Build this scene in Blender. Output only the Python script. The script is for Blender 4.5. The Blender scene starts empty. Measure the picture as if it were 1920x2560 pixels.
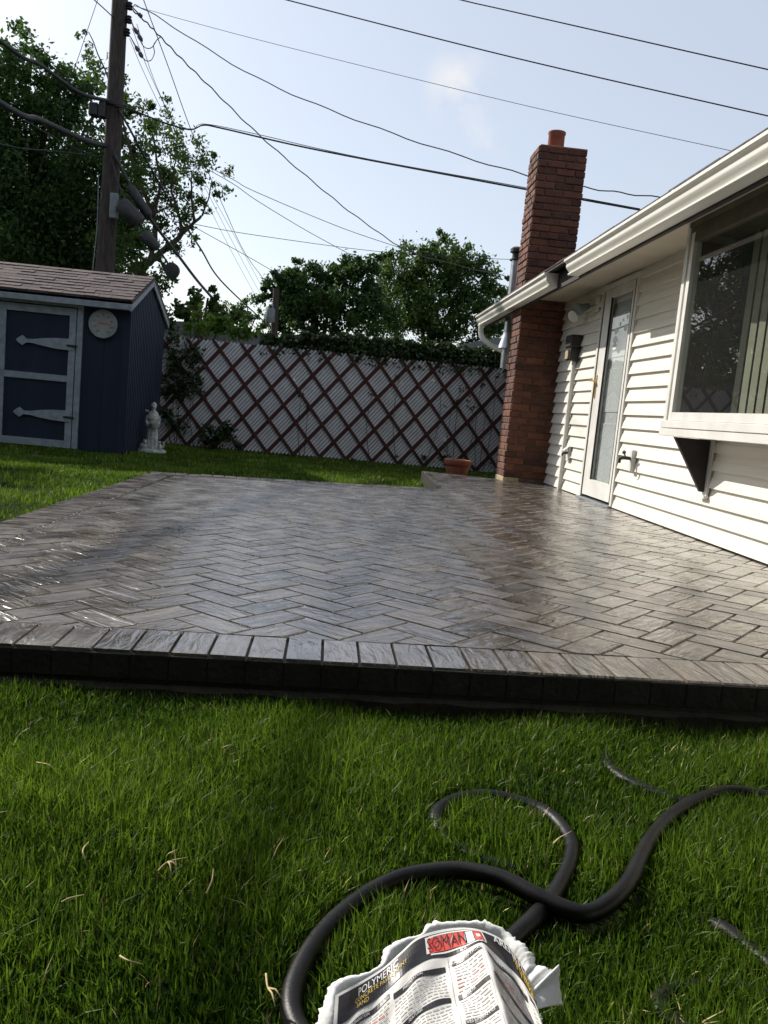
import bpy, bmesh, math, random
import numpy as np
from math import radians, sin, cos, tan, pi, atan2, sqrt
from mathutils import Vector, Matrix

random.seed(7)
rng = np.random.default_rng(11)
S = bpy.context.scene
COL = S.collection

# ------------------------------------------------------------------ camera
FPX, CAMH = 2100.0, 0.67
PITCH, ROLL, YAW = radians(6.82), radians(5.37), radians(4.0)
FW = Vector((sin(YAW)*cos(PITCH), cos(YAW)*cos(PITCH), -sin(PITCH)))
RT0 = Vector((cos(YAW), -sin(YAW), 0))
UP0 = RT0.cross(FW)
RT = RT0*cos(ROLL) + UP0*sin(ROLL)
UP = -RT0*sin(ROLL) + UP0*cos(ROLL)
CAM = Vector((0, 0, CAMH))
cd = bpy.data.cameras.new("camera")
co = bpy.data.objects.new("camera", cd)
COL.objects.link(co)
cd.sensor_fit = 'VERTICAL'
cd.sensor_height = 24.0
cd.lens = 24.0*FPX/2560.0
cd.clip_start, cd.clip_end = 0.05, 2000
M = Matrix.Identity(4)
for i in range(3):
    M[i][0], M[i][1], M[i][2], M[i][3] = RT[i], UP[i], -FW[i], CAM[i]
co.matrix_world = M
S.camera = co

# ------------------------------------------------------------------ light
SUNV = Vector((1.0, -0.94, -0.89)).normalized()       # direction the sunlight travels
EL = math.asin(-SUNV.z)
AZ = atan2(-SUNV.x, -SUNV.y)                          # azimuth of the sun from +Y towards +X
S.view_settings.view_transform = 'Standard'
S.view_settings.look = 'None'
S.view_settings.gamma = 1.0
S.view_settings.exposure = 0.55
W = bpy.data.worlds.new("World")
S.world = W
W.use_nodes = True
wn, wl = W.node_tree.nodes, W.node_tree.links
bg = wn["Background"]
sky = wn.new("ShaderNodeTexSky")
sky.sky_type = 'NISHITA'
sky.sun_disc = False
sky.sun_elevation = EL
sky.sun_rotation = AZ
sky.air_density, sky.dust_density, sky.ozone_density = 1.0, 1.5, 1.2
SKY_STRENGTH = 0.125
bg.inputs["Strength"].default_value = SKY_STRENGTH
hz = wn.new("ShaderNodeMix"); hz.data_type = 'RGBA'     # even summer haze over the clear sky
hz.inputs[0].default_value = .55
hz.inputs[7].default_value = (4.25, 4.38, 4.62, 1)
wl.new(sky.outputs[0], hz.inputs[6])
# two faint scraps of cloud, fixed by direction in the sky
wt = wn.new("ShaderNodeTexCoord")
cn = wn.new("ShaderNodeTexNoise"); cn.inputs["Scale"].default_value, cn.inputs["Detail"].default_value = 22, 6
wl.new(wt.outputs["Generated"], cn.inputs["Vector"])
last = hz.outputs[2]
for cv, rad, amt in (((0.103, 0.933, 0.346), .050, .75), ((0.129, 0.948, 0.292), .040, .5)):
    dp = wn.new("ShaderNodeVectorMath"); dp.operation = 'DISTANCE'
    dp.inputs[1].default_value = Vector(cv).normalized()
    wl.new(wt.outputs["Generated"], dp.inputs[0])
    mr_ = wn.new("ShaderNodeMapRange"); mr_.interpolation_type = 'SMOOTHSTEP'
    mr_.inputs["From Min"].default_value, mr_.inputs["From Max"].default_value = rad, 0
    wl.new(dp.outputs["Value"], mr_.inputs["Value"])
    nr = wn.new("ShaderNodeMapRange"); nr.inputs["From Min"].default_value, nr.inputs["From Max"].default_value = .40, .68
    nr.inputs["To Max"].default_value = amt*1.6
    wl.new(cn.outputs["Fac"], nr.inputs["Value"])
    ml = wn.new("ShaderNodeMath"); ml.operation = 'MULTIPLY'
    wl.new(mr_.outputs[0], ml.inputs[0]); wl.new(nr.outputs[0], ml.inputs[1])
    cm_ = wn.new("ShaderNodeMix"); cm_.data_type = 'RGBA'; cm_.inputs[7].default_value = (4.95, 4.95, 5.0, 1)
    wl.new(ml.outputs[0], cm_.inputs[0]); wl.new(last, cm_.inputs[6]); last = cm_.outputs[2]
wl.new(last, bg.inputs["Color"])
sl = bpy.data.lights.new("sun", 'SUN')
sl.energy = 3.7
sl.angle = radians(0.53)
sl.color = (1.0, 0.945, 0.86)
so = bpy.data.objects.new("sun", sl)
COL.objects.link(so)
so.rotation_euler = SUNV.to_track_quat('-Z', 'Y').to_euler()

# ------------------------------------------------------------------ helpers
def ray(px, py):
    return RT*(px-960) - UP*(py-1280) + FW*FPX
def at(px, py, Y):                 # point of the world seen there at distance Y
    r = ray(px, py)
    return CAM + r*(Y/r.y)
def onz(px, py, z):
    r = ray(px, py)
    return CAM + r*((z-CAMH)/r.z)

class MB:
    def __init__(s):
        s.v, s.f, s.t = [], [], []
    def add(s, vs, fs, tint=0.5):
        b = len(s.v)
        s.v += [tuple(p) for p in vs]
        s.f += [tuple(i+b for i in q) for q in fs]
        s.t += [tint]*len(vs)
    def box(s, x0, x1, y0, y1, z0, z1, tint=0.5, bev=0.0):
        if bev <= 0:
            vs = [(x, y, z) for z in (z0, z1) for y in (y0, y1) for x in (x0, x1)]
            s.add(vs, [(0,2,3,1),(4,5,7,6),(0,1,5,4),(2,6,7,3),(0,4,6,2),(1,3,7,5)], tint)
            return
        b = min(bev, (x1-x0)/2.1, (y1-y0)/2.1, (z1-z0)/2.1)
        bm = bmesh.new()
        bmesh.ops.create_cube(bm, size=1)
        for v in bm.verts:
            v.co = ((x0+x1)/2+v.co.x*(x1-x0), (y0+y1)/2+v.co.y*(y1-y0), (z0+z1)/2+v.co.z*(z1-z0))
        bmesh.ops.bevel(bm, geom=bm.edges[:], offset=b, segments=1, affect='EDGES')
        s.bm(bm, tint)
    def bm(s, bm, tint=0.5):
        bm.verts.index_update()
        s.add([v.co for v in bm.verts], [[v.index for v in f.verts] for f in bm.faces], tint)
        bm.free()
    def tube(s, pts, r, n=8, cap=True, tint=0.5):
        pts = [Vector(p) for p in pts]
        rs = r if isinstance(r, (list, tuple)) else [r]*len(pts)
        rings, a = [], None
        for i, p in enumerate(pts):
            d = (pts[min(i+1, len(pts)-1)] - pts[max(i-1, 0)]).normalized()
            if a is None:
                a = d.orthogonal().normalized()
            else:
                a = (a - d*a.dot(d)).normalized()
            b = d.cross(a)
            rings.append([p + (a*cos(2*pi*k/n) + b*sin(2*pi*k/n))*rs[i] for k in range(n)])
        vs = [q for R in rings for q in R]
        fs = [(i*n+k, i*n+(k+1) % n, (i+1)*n+(k+1) % n, (i+1)*n+k) for i in range(len(pts)-1) for k in range(n)]
        if cap:
            fs += [tuple(range(n-1, -1, -1)), tuple(range((len(pts)-1)*n, len(pts)*n))]
        s.add(vs, fs, tint)
    def lathe(s, prof, c=(0, 0, 0), n=24, sx=1, sy=1, tint=0.5):
        c = Vector(c)
        vs = [c + Vector((r*cos(2*pi*k/n)*sx, r*sin(2*pi*k/n)*sy, z)) for r, z in prof for k in range(n)]
        m = len(prof)
        fs = [(i*n+k, i*n+(k+1) % n, (i+1)*n+(k+1) % n, (i+1)*n+k) for i in range(m-1) for k in range(n)]
        fs += [tuple(range(n-1, -1, -1)), tuple(range((m-1)*n, m*n))]
        s.add(vs, fs, tint)
    def ball(s, c, r, n=14, sx=1, sy=1, sz=1, tint=0.5):
        m = 9
        s.lathe([(max(1e-4, r*sin(pi*i/m)), -r*cos(pi*i/m)*sz) for i in range(m+1)], c, n, sx, sy, tint)
    def prism(s, poly, axis, a0, a1, tint=0.5):   # polygon (2 coords) extruded along axis
        def P(p, a):
            return {'x': (a, p[0], p[1]), 'y': (p[0], a, p[1]), 'z': (p[0], p[1], a)}[axis]
        n = len(poly)
        s.add([P(p, a0) for p in poly] + [P(p, a1) for p in poly],
              [tuple(range(n)), tuple(range(2*n-1, n-1, -1))] + [(i, (i+1) % n, n+(i+1) % n, n+i) for i in range(n)], tint)
    def build(s, name, mat, parent=None, smooth=False, fix=True):
        me = bpy.data.meshes.new(name)
        me.from_pydata(s.v, [], s.f)
        at_ = me.attributes.new("tint", 'FLOAT', 'POINT')
        at_.data.foreach_set("value", s.t)
        if fix:
            bm = bmesh.new(); bm.from_mesh(me)
            bmesh.ops.recalc_face_normals(bm, faces=bm.faces[:])
            bm.to_mesh(me); bm.free()
        if smooth:
            me.polygons.foreach_set("use_smooth", [True]*len(me.polygons))
            if smooth == 'angle':
                me.set_sharp_from_angle(angle=radians(40))
        return link(name, me, mat, parent)

def link(name, me, mat, parent=None):
    o = bpy.data.objects.new(name, me)
    COL.objects.link(o)
    if mat is not None:
        me.materials.append(mat)
    if parent is not None:
        o.parent = parent
        o.matrix_parent_inverse = Matrix.Translation(-parent.location)
    return o

def tag(o, label, cat, group=None, kind=None):
    o["label"], o["category"] = label, cat
    if group: o["group"] = group
    if kind: o["kind"] = kind
    return o
def thing(name, label, cat, loc=(0, 0, 0), group=None):
    o = bpy.data.objects.new(name, None)
    COL.objects.link(o)
    o.empty_display_size = 0.1
    o.location = loc
    return tag(o, label, cat, group)
def struct(o, label=None, cat=None):
    o["kind"] = "structure"
    if label: o["label"], o["category"] = label, cat
    return o

# ------------------------------------------------------------------ materials
def mat(name, c0, c1=None, scale=8.0, rough=0.6, bump=0.0, bscale=40.0, tintmix=0.0, metallic=0.0,
        stretch=(1, 1, 1), detail=5.0, spec=0.5, coat=0.0, translucent=0.0, rvar=0.0, lo=0.35, hi=0.65):
    m = bpy.data.materials.new(name)
    m.use_nodes = True
    N, L = m.node_tree.nodes, m.node_tree.links
    P = N["Principled BSDF"]
    P.inputs["Roughness"].default_value = rough
    P.inputs["Metallic"].default_value = metallic
    P.inputs["Specular IOR Level"].default_value = spec
    P.inputs["Coat Weight"].default_value = coat
    tc = N.new("ShaderNodeTexCoord")
    mp = N.new("ShaderNodeMapping"); mp.inputs["Scale"].default_value = stretch
    L.new(tc.outputs["Object"], mp.inputs["Vector"])
    c1 = c1 or c0
    nz = N.new("ShaderNodeTexNoise")
    nz.inputs["Scale"].default_value, nz.inputs["Detail"].default_value = scale, detail
    L.new(mp.outputs[0], nz.inputs["Vector"])
    fac = nz.outputs["Fac"]
    mr = N.new("ShaderNodeMapRange")
    mr.inputs["From Min"].default_value, mr.inputs["From Max"].default_value = lo, hi
    L.new(fac, mr.inputs["Value"]); fac = mr.outputs[0]
    if tintmix > 0:
        a = N.new("ShaderNodeAttribute"); a.attribute_name = "tint"
        mx = N.new("ShaderNodeMix"); mx.data_type = 'FLOAT'
        mx.inputs[0].default_value = tintmix
        L.new(fac, mx.inputs[2]); L.new(a.outputs["Fac"], mx.inputs[3])
        fac = mx.outputs[0]
    cm = N.new("ShaderNodeMix"); cm.data_type = 'RGBA'
    cm.inputs[6].default_value, cm.inputs[7].default_value = (*c0, 1), (*c1, 1)
    L.new(fac, cm.inputs[0])
    L.new(cm.outputs[2], P.inputs["Base Color"])
    if rvar > 0:
        r = N.new("ShaderNodeMapRange")
        r.inputs["To Min"].default_value, r.inputs["To Max"].default_value = rough-rvar, rough+rvar
        L.new(nz.outputs["Fac"], r.inputs["Value"]); L.new(r.outputs[0], P.inputs["Roughness"])
    if bump > 0:
        n2 = N.new("ShaderNodeTexNoise")
        n2.inputs["Scale"].default_value, n2.inputs["Detail"].default_value = bscale, 6
        L.new(mp.outputs[0], n2.inputs["Vector"])
        b = N.new("ShaderNodeBump")
        b.inputs["Strength"].default_value, b.inputs["Distance"].default_value = bump, 0.01
        L.new(n2.outputs["Fac"], b.inputs["Height"]); L.new(b.outputs[0], P.inputs["Normal"])
    if translucent > 0:
        t = N.new("ShaderNodeBsdfTranslucent")
        hs = N.new("ShaderNodeHueSaturation"); hs.inputs["Value"].default_value = 1.5
        L.new(cm.outputs[2], hs.inputs["Color"]); L.new(hs.outputs[0], t.inputs["Color"])
        ms = N.new("ShaderNodeMixShader"); ms.inputs[0].default_value = translucent
        L.new(P.outputs[0], ms.inputs[1]); L.new(t.outputs[0], ms.inputs[2])
        L.new(ms.outputs[0], N["Material Output"].inputs["Surface"])
    return m

M_SOIL = mat("soil", (.012, .012, .006), (.03, .024, .012), 30, .95, .6, 60)
M_GRASS = mat("grass_blade", (.005, .030, .003), (.165, .265, .022), 2.2, .46, 0, tintmix=.8, translucent=.42, spec=.22)
M_LAWNFAR = mat("lawn", (.008, .012, .004), (.018, .028, .007), 6, 1.0, .8, 60, spec=.05)
M_STRAW = mat("straw", (.38, .29, .13), (.55, .45, .24), 30, .7)
M_SIDING = mat("siding_vinyl", (.71, .68, .60), (.77, .74, .66), 3, .55, .05, 90, stretch=(1, .2, 3))
M_WHITE = mat("white_paint", (.66, .65, .61), (.76, .75, .71), 6, .42, .04, 60)
M_GUTTER = mat("gutter_enamel", (.70, .69, .62), (.78, .77, .71), 5, .38, .03, 40, stretch=(1, .15, 1))
M_FASCIA = mat("fascia_brown", (.016, .012, .014), (.03, .022, .024), 10, .7)
M_SOFFIT = mat("soffit_panel", (.50, .45, .36), (.56, .51, .41), 4, .7, .05, 60)
M_SHINGLE = mat("roof_shingle", (.05, .042, .046), (.12, .10, .10), 20, .95, .5, 160)
M_SHEDSH = mat("shed_shingle", (.055, .04, .04), (.135, .10, .093), 24, .95, .5, 160, tintmix=.6)
M_BRICK = mat("chimney_brick", (.042, .020, .015), (.20, .072, .040), 9, .85, .7, 60, tintmix=.65)
M_MORTAR = mat("mortar", (.10, .075, .055), (.17, .13, .10), 20, .95, .6, 90)
M_TERRA = mat("terracotta", (.24, .075, .042), (.33, .115, .065), 10, .75, .2, 80)
M_BASE = mat("base_stone", (.34, .27, .16), (.44, .36, .22), 20, .9, .4, 80)
M_SHEDBLUE = mat("shed_blue_paint", (.004, .010, .028), (.008, .017, .042), 6, .7, .15, 50, stretch=(1, 1, .2))
M_SHEDTRIM = mat("shed_trim_paint", (.22, .265, .30), (.31, .355, .39), 14, .65, .1, 60)
M_RED = mat("lattice_oxblood", (.040, .008, .009), (.066, .014, .014), 12, .75, .1, 60)
M_SLAT = mat("fence_white_slat", (.50, .515, .54), (.62, .64, .66), 7, .75, .15, 60, tintmix=.12)
M_POLE = mat("pole_wood", (.028, .021, .019), (.075, .058, .05), 12, .9, .6, 30, stretch=(6, 6, .4))
M_WIRE = mat("wire_rubber", (.012, .012, .013), (.03, .03, .03), 12, .55)
M_WIREB = mat("wire_brownish", (.05, .035, .03), (.09, .07, .06), 12, .6)
M_GREYBOX = mat("grey_box", (.14, .16, .17), (.21, .235, .245), 12, .55)
M_METAL = mat("galvanised_metal", (.42, .44, .46), (.58, .60, .62), 14, .32, .05, 40, metallic=.85)
M_DARK = mat("dark_plastic", (.012, .011, .011), (.025, .024, .022), 20, .5)
M_BRASS = mat("brass", (.62, .42, .14), (.72, .52, .2), 20, .25, metallic=1.0)
M_STATUE = mat("weathered_white_stone", (.30, .33, .31), (.58, .60, .56), 22, .85, .4, 60)
M_LEAFD = mat("leaf_dark", (.010, .030, .008), (.065, .125, .026), 1.2, .55, tintmix=.6, translucent=.42, spec=.3)
M_LEAFM = mat("leaf_mid", (.020, .050, .010), (.095, .155, .030), 1.2, .5, tintmix=.6, translucent=.42, spec=.3)
M_LEAFL = mat("leaf_light", (.05, .11, .012), (.13, .22, .03), 2, .5, tintmix=.6, translucent=.45, spec=.3)
M_HEDGE = mat("hedge_leaf", (.007, .020, .006), (.045, .085, .017), 3, .45, tintmix=.6, translucent=.2, spec=.4)
M_BARK = mat("bark", (.03, .022, .016), (.085, .062, .045), 14, .95, .7, 30, stretch=(4, 4, .6))
M_HOSE = mat("black_rubber", (.0025, .0025, .0025), (.011, .010, .009), 14, .44, .08, 220, rvar=.06, spec=.28, lo=.42, hi=.8)
M_CONC = mat("shaded_concrete_side", (.012, .011, .010), (.024, .021, .019), 14, .9, .5, 60)  # same concrete as the slab top, shade of the face painted into the colour
M_PAPER = mat("torn_white_paper", (.74, .74, .72), (.82, .82, .80), 30, .85, .15, 120)
M_PAPERB = mat("printed_paper", (.68, .66, .61), (.74, .72, .68), 10, .55, .08, 60)
M_INKB = mat("black_ink", (.012, .010, .012), (.022, .019, .02), 10, .38)
M_INKG = mat("grey_ink", (.40, .40, .40), (.50, .50, .49), 10, .5)
M_INKR = mat("red_ink", (.62, .045, .03), (.70, .07, .045), 10, .45)
M_INKY = mat("yellow_ink", (.55, .38, .03), (.62, .45, .05), 10, .45)
M_INKW = mat("white_ink", (.72, .72, .70), (.76, .76, .74), 10, .45)
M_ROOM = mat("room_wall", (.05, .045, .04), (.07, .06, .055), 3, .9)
M_BLIND = mat("blind_fabric", (.30, .29, .22), (.36, .35, .27), 6, .8)
M_DOORIN = mat("inner_door", (.62, .62, .60), (.70, .70, .68), 3, .6)

def glass(name, tint=(.95, .98, .96), rough=0.0, film=.03):
    m = bpy.data.materials.new(name); m.use_nodes = True
    N, L = m.node_tree.nodes, m.node_tree.links
    g = N.new("ShaderNodeBsdfGlossy"); g.inputs["Roughness"].default_value = rough
    t = N.new("ShaderNodeBsdfTransparent"); t.inputs["Color"].default_value = (*tint, 1)
    lw = N.new("ShaderNodeLayerWeight"); lw.inputs["Blend"].default_value = .5
    pw = N.new("ShaderNodeMath"); pw.operation = 'POWER'; pw.inputs[1].default_value = 4.5
    L.new(lw.outputs["Facing"], pw.inputs[0])
    f = N.new("ShaderNodeMath"); f.operation = 'MULTIPLY_ADD'; f.inputs[1].default_value, f.inputs[2].default_value = 1.0, .12
    L.new(pw.outputs[0], f.inputs[0])
    mx = N.new("ShaderNodeMixShader")
    L.new(f.outputs[0], mx.inputs[0]); L.new(t.outputs[0], mx.inputs[1]); L.new(g.outputs[0], mx.inputs[2])
    # pale film painted in as brighter reflection; water spots left by the wash-down
    tc = N.new("ShaderNodeTexCoord"); n = N.new("ShaderNodeTexNoise")
    n.inputs["Scale"].default_value, n.inputs["Detail"].default_value = 60, 5
    L.new(tc.outputs["Object"], n.inputs["Vector"])
    r = N.new("ShaderNodeMapRange"); r.inputs["From Min"].default_value, r.inputs["From Max"].default_value = .45, .75
    r.inputs["To Min"].default_value, r.inputs["To Max"].default_value = film, film+.02
    L.new(n.outputs["Fac"], r.inputs["Value"])
    d = N.new("ShaderNodeBsdfDiffuse"); d.inputs["Color"].default_value = (.55, .57, .55, 1)
    m2 = N.new("ShaderNodeMixShader")
    L.new(r.outputs[0], m2.inputs[0]); L.new(mx.outputs[0], m2.inputs[1]); L.new(d.outputs[0], m2.inputs[2])
    L.new(m2.outputs[0], N["Material Output"].inputs["Surface"])
    return m
M_GLASS = glass("window_glass", (.80, .84, .80), .0, .018)
M_GLASSD = glass("door_glass", (.86, .90, .90))

# ------------------------------------------------------------------ ground
GZ = -0.15
mb = MB()
mb.add([(-400, -400, GZ), (400, -400, GZ), (400, 400, GZ), (-400, 400, GZ)], [(0, 1, 2, 3)])
struct(mb.build("ground", M_LAWNFAR))

# ------------------------------------------------------------------ patio
TS = 0.0175
def tz(x): return TS*(x-1.3)                      # the slab falls a little away from the house
def ontop(px, py):
    r = ray(px, py)
    k = (TS*(CAM.x-1.3) - CAM.z)/(r.z - TS*r.x)
    return CAM + r*k
pf0, pf1 = ontop(0, 1609), ontop(1920, 1713)
pl0, pl1 = ontop(0, 1305), ontop(372, 1181)
pb0, pb1 = ontop(400, 1180), ontop(1092, 1221)
def lineat(a, b, x): return a.y + (b.y-a.y)*(x-a.x)/(b.x-a.x)
XL0 = pl0.x + (pl1.x-pl0.x)*((lineat(pf0, pf1, pl0.x)-pl0.y)/(pl1.y-pl0.y))
XR = 2.50
WK = 1.07
patio = [Vector((XL0, lineat(pf0, pf1, XL0))), Vector((XR, lineat(pf0, pf1, XR))),
         Vector((XR, lineat(pb0, pb1, XR))), Vector((pl1.x, lineat(pb0, pb1, pl1.x)))]
walk = [Vector((WK, lineat(pb0, pb1, WK))), Vector((XR, lineat(pb0, pb1, XR))), Vector((XR, 9.30)),
        Vector((1.98, 9.62)), Vector((1.13, 10.25))]

def slab_mat():
    m = mat("stamped_concrete", (.010, .007, .005), (.15, .116, .082), 9, .2, 0, tintmix=.60, detail=8)
    N, L = m.node_tree.nodes, m.node_tree.links
    P = N["Principled BSDF"]
    uv = N.new("ShaderNodeUVMap"); uv.uv_map = "UVMap"
    mp = N.new("ShaderNodeMapping"); mp.inputs["Scale"].default_value = (7, 30, 1)
    L.new(uv.outputs[0], mp.inputs["Vector"])
    n1 = N.new("ShaderNodeTexNoise"); n1.inputs["Scale"].default_value = 1.0
    n1.inputs["Detail"].default_value, n1.inputs["Distortion"].default_value = 5, 1.2
    L.new(mp.outputs[0], n1.inputs["Vector"])
    n2 = N.new("ShaderNodeTexNoise"); n2.inputs["Scale"].default_value, n2.inputs["Detail"].default_value = 60, 4
    tc = N.new("ShaderNodeTexCoord"); L.new(tc.outputs["Object"], n2.inputs["Vector"])
    a = N.new("ShaderNodeMath"); a.operation = 'MULTIPLY_ADD'; a.inputs[1].default_value = .10
    L.new(n2.outputs["Fac"], a.inputs[0]); L.new(n1.outputs["Fac"], a.inputs[2])
    b = N.new("ShaderNodeBump"); b.inputs["Strength"].default_value, b.inputs["Distance"].default_value = .62, .010
    L.new(a.outputs[0], b.inputs["Height"]); L.new(b.outputs[0], P.inputs["Normal"])
    n3 = N.new("ShaderNodeTexNoise"); n3.inputs["Scale"].default_value = 3.0
    L.new(tc.outputs["Object"], n3.inputs["Vector"])
    r = N.new("ShaderNodeMapRange"); r.inputs["From Min"].default_value, r.inputs["From Max"].default_value = .35, .65
    r.inputs["To Min"].default_value, r.inputs["To Max"].default_value = .24, .40
    L.new(n3.outputs["Fac"], r.inputs["Value"]); L.new(r.outputs[0], P.inputs["Roughness"])
    P.inputs["Coat Weight"].default_value = 1.0
    P.inputs["Coat IOR"].default_value = 2.2
    r2 = N.new("ShaderNodeMapRange"); r2.inputs["From Min"].default_value, r2.inputs["From Max"].default_value = .38, .62
    r2.inputs["To Min"].default_value, r2.inputs["To Max"].default_value = .30, .13
    n4 = N.new("ShaderNodeTexNoise"); n4.inputs["Scale"].default_value, n4.inputs["Detail"].default_value = 6.5, 5
    L.new(tc.outputs["Object"], n4.inputs["Vector"])
    L.new(n4.outputs["Fac"], r2.inputs["Value"]); L.new(r2.outputs[0], P.inputs["Coat Roughness"])
    L.new(b.outputs[0], P.inputs["Coat Normal"])
    return m
M_STAMP = slab_mat()
M_JOINT = mat("joint", (.008, .007, .006), (.02, .017, .014), 30, .6, .3, 90)

def clip(poly, cl):                                 # Sutherland-Hodgman, cl convex ccw
    out = poly
    for i in range(len(cl)):
        a, b = cl[i], cl[(i+1) % len(cl)]
        e = b-a
        nn = Vector((-e.y, e.x)).normalized()
        inp, out = out, []
        for j in range(len(inp)):
            p, q = inp[j], inp[(j+1) % len(inp)]
            dp, dq = (p-a).dot(nn), (q-a).dot(nn)
            if dp >= 0: out.append(p)
            if dp*dq < 0: out.append(p+(q-p)*(dp/(dp-dq)))
        if not out: return []
    return out
def area(p): return 0.5*sum(p[i].x*p[(i+1) % len(p)].y-p[(i+1) % len(p)].x*p[i].y for i in range(len(p)))
def inset(poly, d):
    n = len(poly); L_ = []
    for i in range(n):
        e = (poly[(i+1) % n]-poly[i]); nn = Vector((-e.y, e.x)).normalized()
        L_.append((poly[i]+nn*d, e))
    res = []
    for i in range(n):
        (p, e), (q, f) = L_[i-1], L_[i]
        c = e.x*f.y-e.y*f.x
        if abs(c) < 1e-9: return None
        t = ((q-p).x*f.y-(q-p).y*f.x)/c
        res.append(p+e*t)
    return res
def clean(p):
    o = []
    for v in p:
        if not o or (v-o[-1]).length > 1e-4: o.append(v)
    if len(o) > 1 and (o[0]-o[-1]).length < 1e-4: o.pop()
    return o

class Pavers:
    def __init__(s): s.v, s.f, s.uv, s.t = [], [], [], []
    def brick(s, poly, d, gap=.003, cham=.003, drop=.009):
        poly = clean(poly)
        if len(poly) < 3 or area(poly) < .0009: return
        a = inset(poly, gap); 
        if not a or area(a) <= .0004: return
        b = inset(a, cham)
        if not b or area(b) <= .0002: b = a
        n = len(a); base = len(s.v)
        lift = random.uniform(-.0012, .0012); tx, ty = random.uniform(-.006, .006), random.uniform(-.006, .006)
        c = sum(a, Vector((0, 0)))/n
        t = min(1, max(0, random.gauss(.5, .24)))
        ou, ov = random.random()*40, random.random()*40
        pd = Vector((-d.y, d.x))
        for k, (R, dz) in enumerate(((a, -drop-.004), (a, -drop), (b, 0))):
            for p in R:
                h = tz(p.x)+dz+(lift+(p-c).x*tx+(p-c).y*ty if k == 2 else 0)
                s.v.append((p.x, p.y, h)); s.t.append(t)
                s.uv.append((ou+(p-c).dot(d), ov+(p-c).dot(pd)))
        for r in (0, 1):
            for i in range(n):
                j = (i+1) % n
                s.f.append((base+r*n+i, base+r*n+j, base+(r+1)*n+j, base+(r+1)*n+i))
        s.f.append(tuple(base+2*n+i for i in range(n)))
    def build(s, name, parent):
        me = bpy.data.meshes.new(name)
        me.from_pydata(s.v, [], s.f)
        me.attributes.new("tint", 'FLOAT', 'POINT').data.foreach_set("value", s.t)
        ul = me.uv_layers.new(name="UVMap")
        idx = np.empty(len(me.loops), dtype=np.int32); me.loops.foreach_get("vertex_index", idx)
        ul.data.foreach_set("uv", np.array(s.uv, dtype=np.float32)[idx].ravel())
        return link(name, me, M_STAMP, parent)

BL, BW = 0.240, 0.120
pv = Pavers()
# soldier courses along front, left and back edges
def soldier(a, b, inward, w=.103, depth=.215, off=0.0):
    e = b-a; L_ = e.length; d = e/L_
    n = int(L_/w); w = L_/n
    for i in range(n):
        p = a+d*(i*w); q = a+d*((i+1)*w)
        poly = [p, q, q+inward*depth, p+inward*depth]
        if area(poly) < 0: poly.reverse()
        pv.brick(poly, inward, .0025, .002, .009)
e = (patio[1]-patio[0]).normalized(); nf = Vector((-e.y, e.x))
eb = (patio[2]-patio[3]).normalized(); nb = Vector((eb.y, -eb.x))
el = (patio[3]-patio[0]).normalized(); nl = Vector((el.y, -el.x))
D = .215
soldier(patio[0], patio[1], nf)
I0 = patio[0]+nf*D; 
soldier(patio[0]+el*D*1.02, patio[3]-el*D*1.02, nl)
bk0 = patio[3]; bk1 = Vector((WK, lineat(pb0, pb1, WK)))
soldier(bk0, bk1, nb)
# herringbone field
fld = [patio[0]+nl*D+nf*D, patio[1]+nf*D, patio[2], patio[3]+nl*D]
fld[2] = Vector((XR, lineat(pb0, pb1, XR))) + nb*D
fld[3] = patio[3] + nl*D + nb*D
wk_in = [walk[0]+nb*D*1.0, walk[1]+nb*D*1.0, walk[2], walk[3], walk[4]]
th = radians(45+3.5)
u1, u2 = Vector((cos(th), sin(th))), Vector((-sin(th), cos(th)))
org = Vector((.5, 2.4))
for i in range(-70, 115):
    for j in range(-28, 46):
        # unit: one brick along u1, one along u2, stepping one width along the diagonal
        o = org + u1*(BW*i + 2*BL*0) + u2*(BW*i)
        o = o + (u1 - u2)*0 + u1*(BL*j) - u2*(BL*j)
        r1 = [o, o+u1*BL, o+u1*BL+u2*BW, o+u2*BW]
        o2 = o + u2*BW
        r2 = [o2, o2+u1*BW, o2+u1*BW+u2*BL, o2+u2*BL]
        for r, d in ((r1, u1), (r2, u2)):
            c = (r[0]+r[2])/2
            if not (-2.2 < c.x < 2.9 and 1.6 < c.y < 11): continue
            for reg in (fld, wk_in):
                p = clip(r, reg)
                if p: pv.brick(p, d)
pt = thing("patio", "wet sealed grey brown herringbone concrete patio slab between lawn and white house", "patio", (0.5, 5, 0))
pv.build("paver_surface", pt)
mb = MB()
for poly, dz in ((patio, -.0125), (walk, -.013)):
    n = len(poly)
    mb.add([(p.x, p.y, tz(p.x)+dz) for p in poly]+[(p.x, p.y, GZ-.05) for p in poly],
           [tuple(range(n))]+[(i, n+i, n+(i+1) % n, (i+1) % n) for i in range(n)])
mb.build("slab", M_JOINT, pt)
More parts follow.
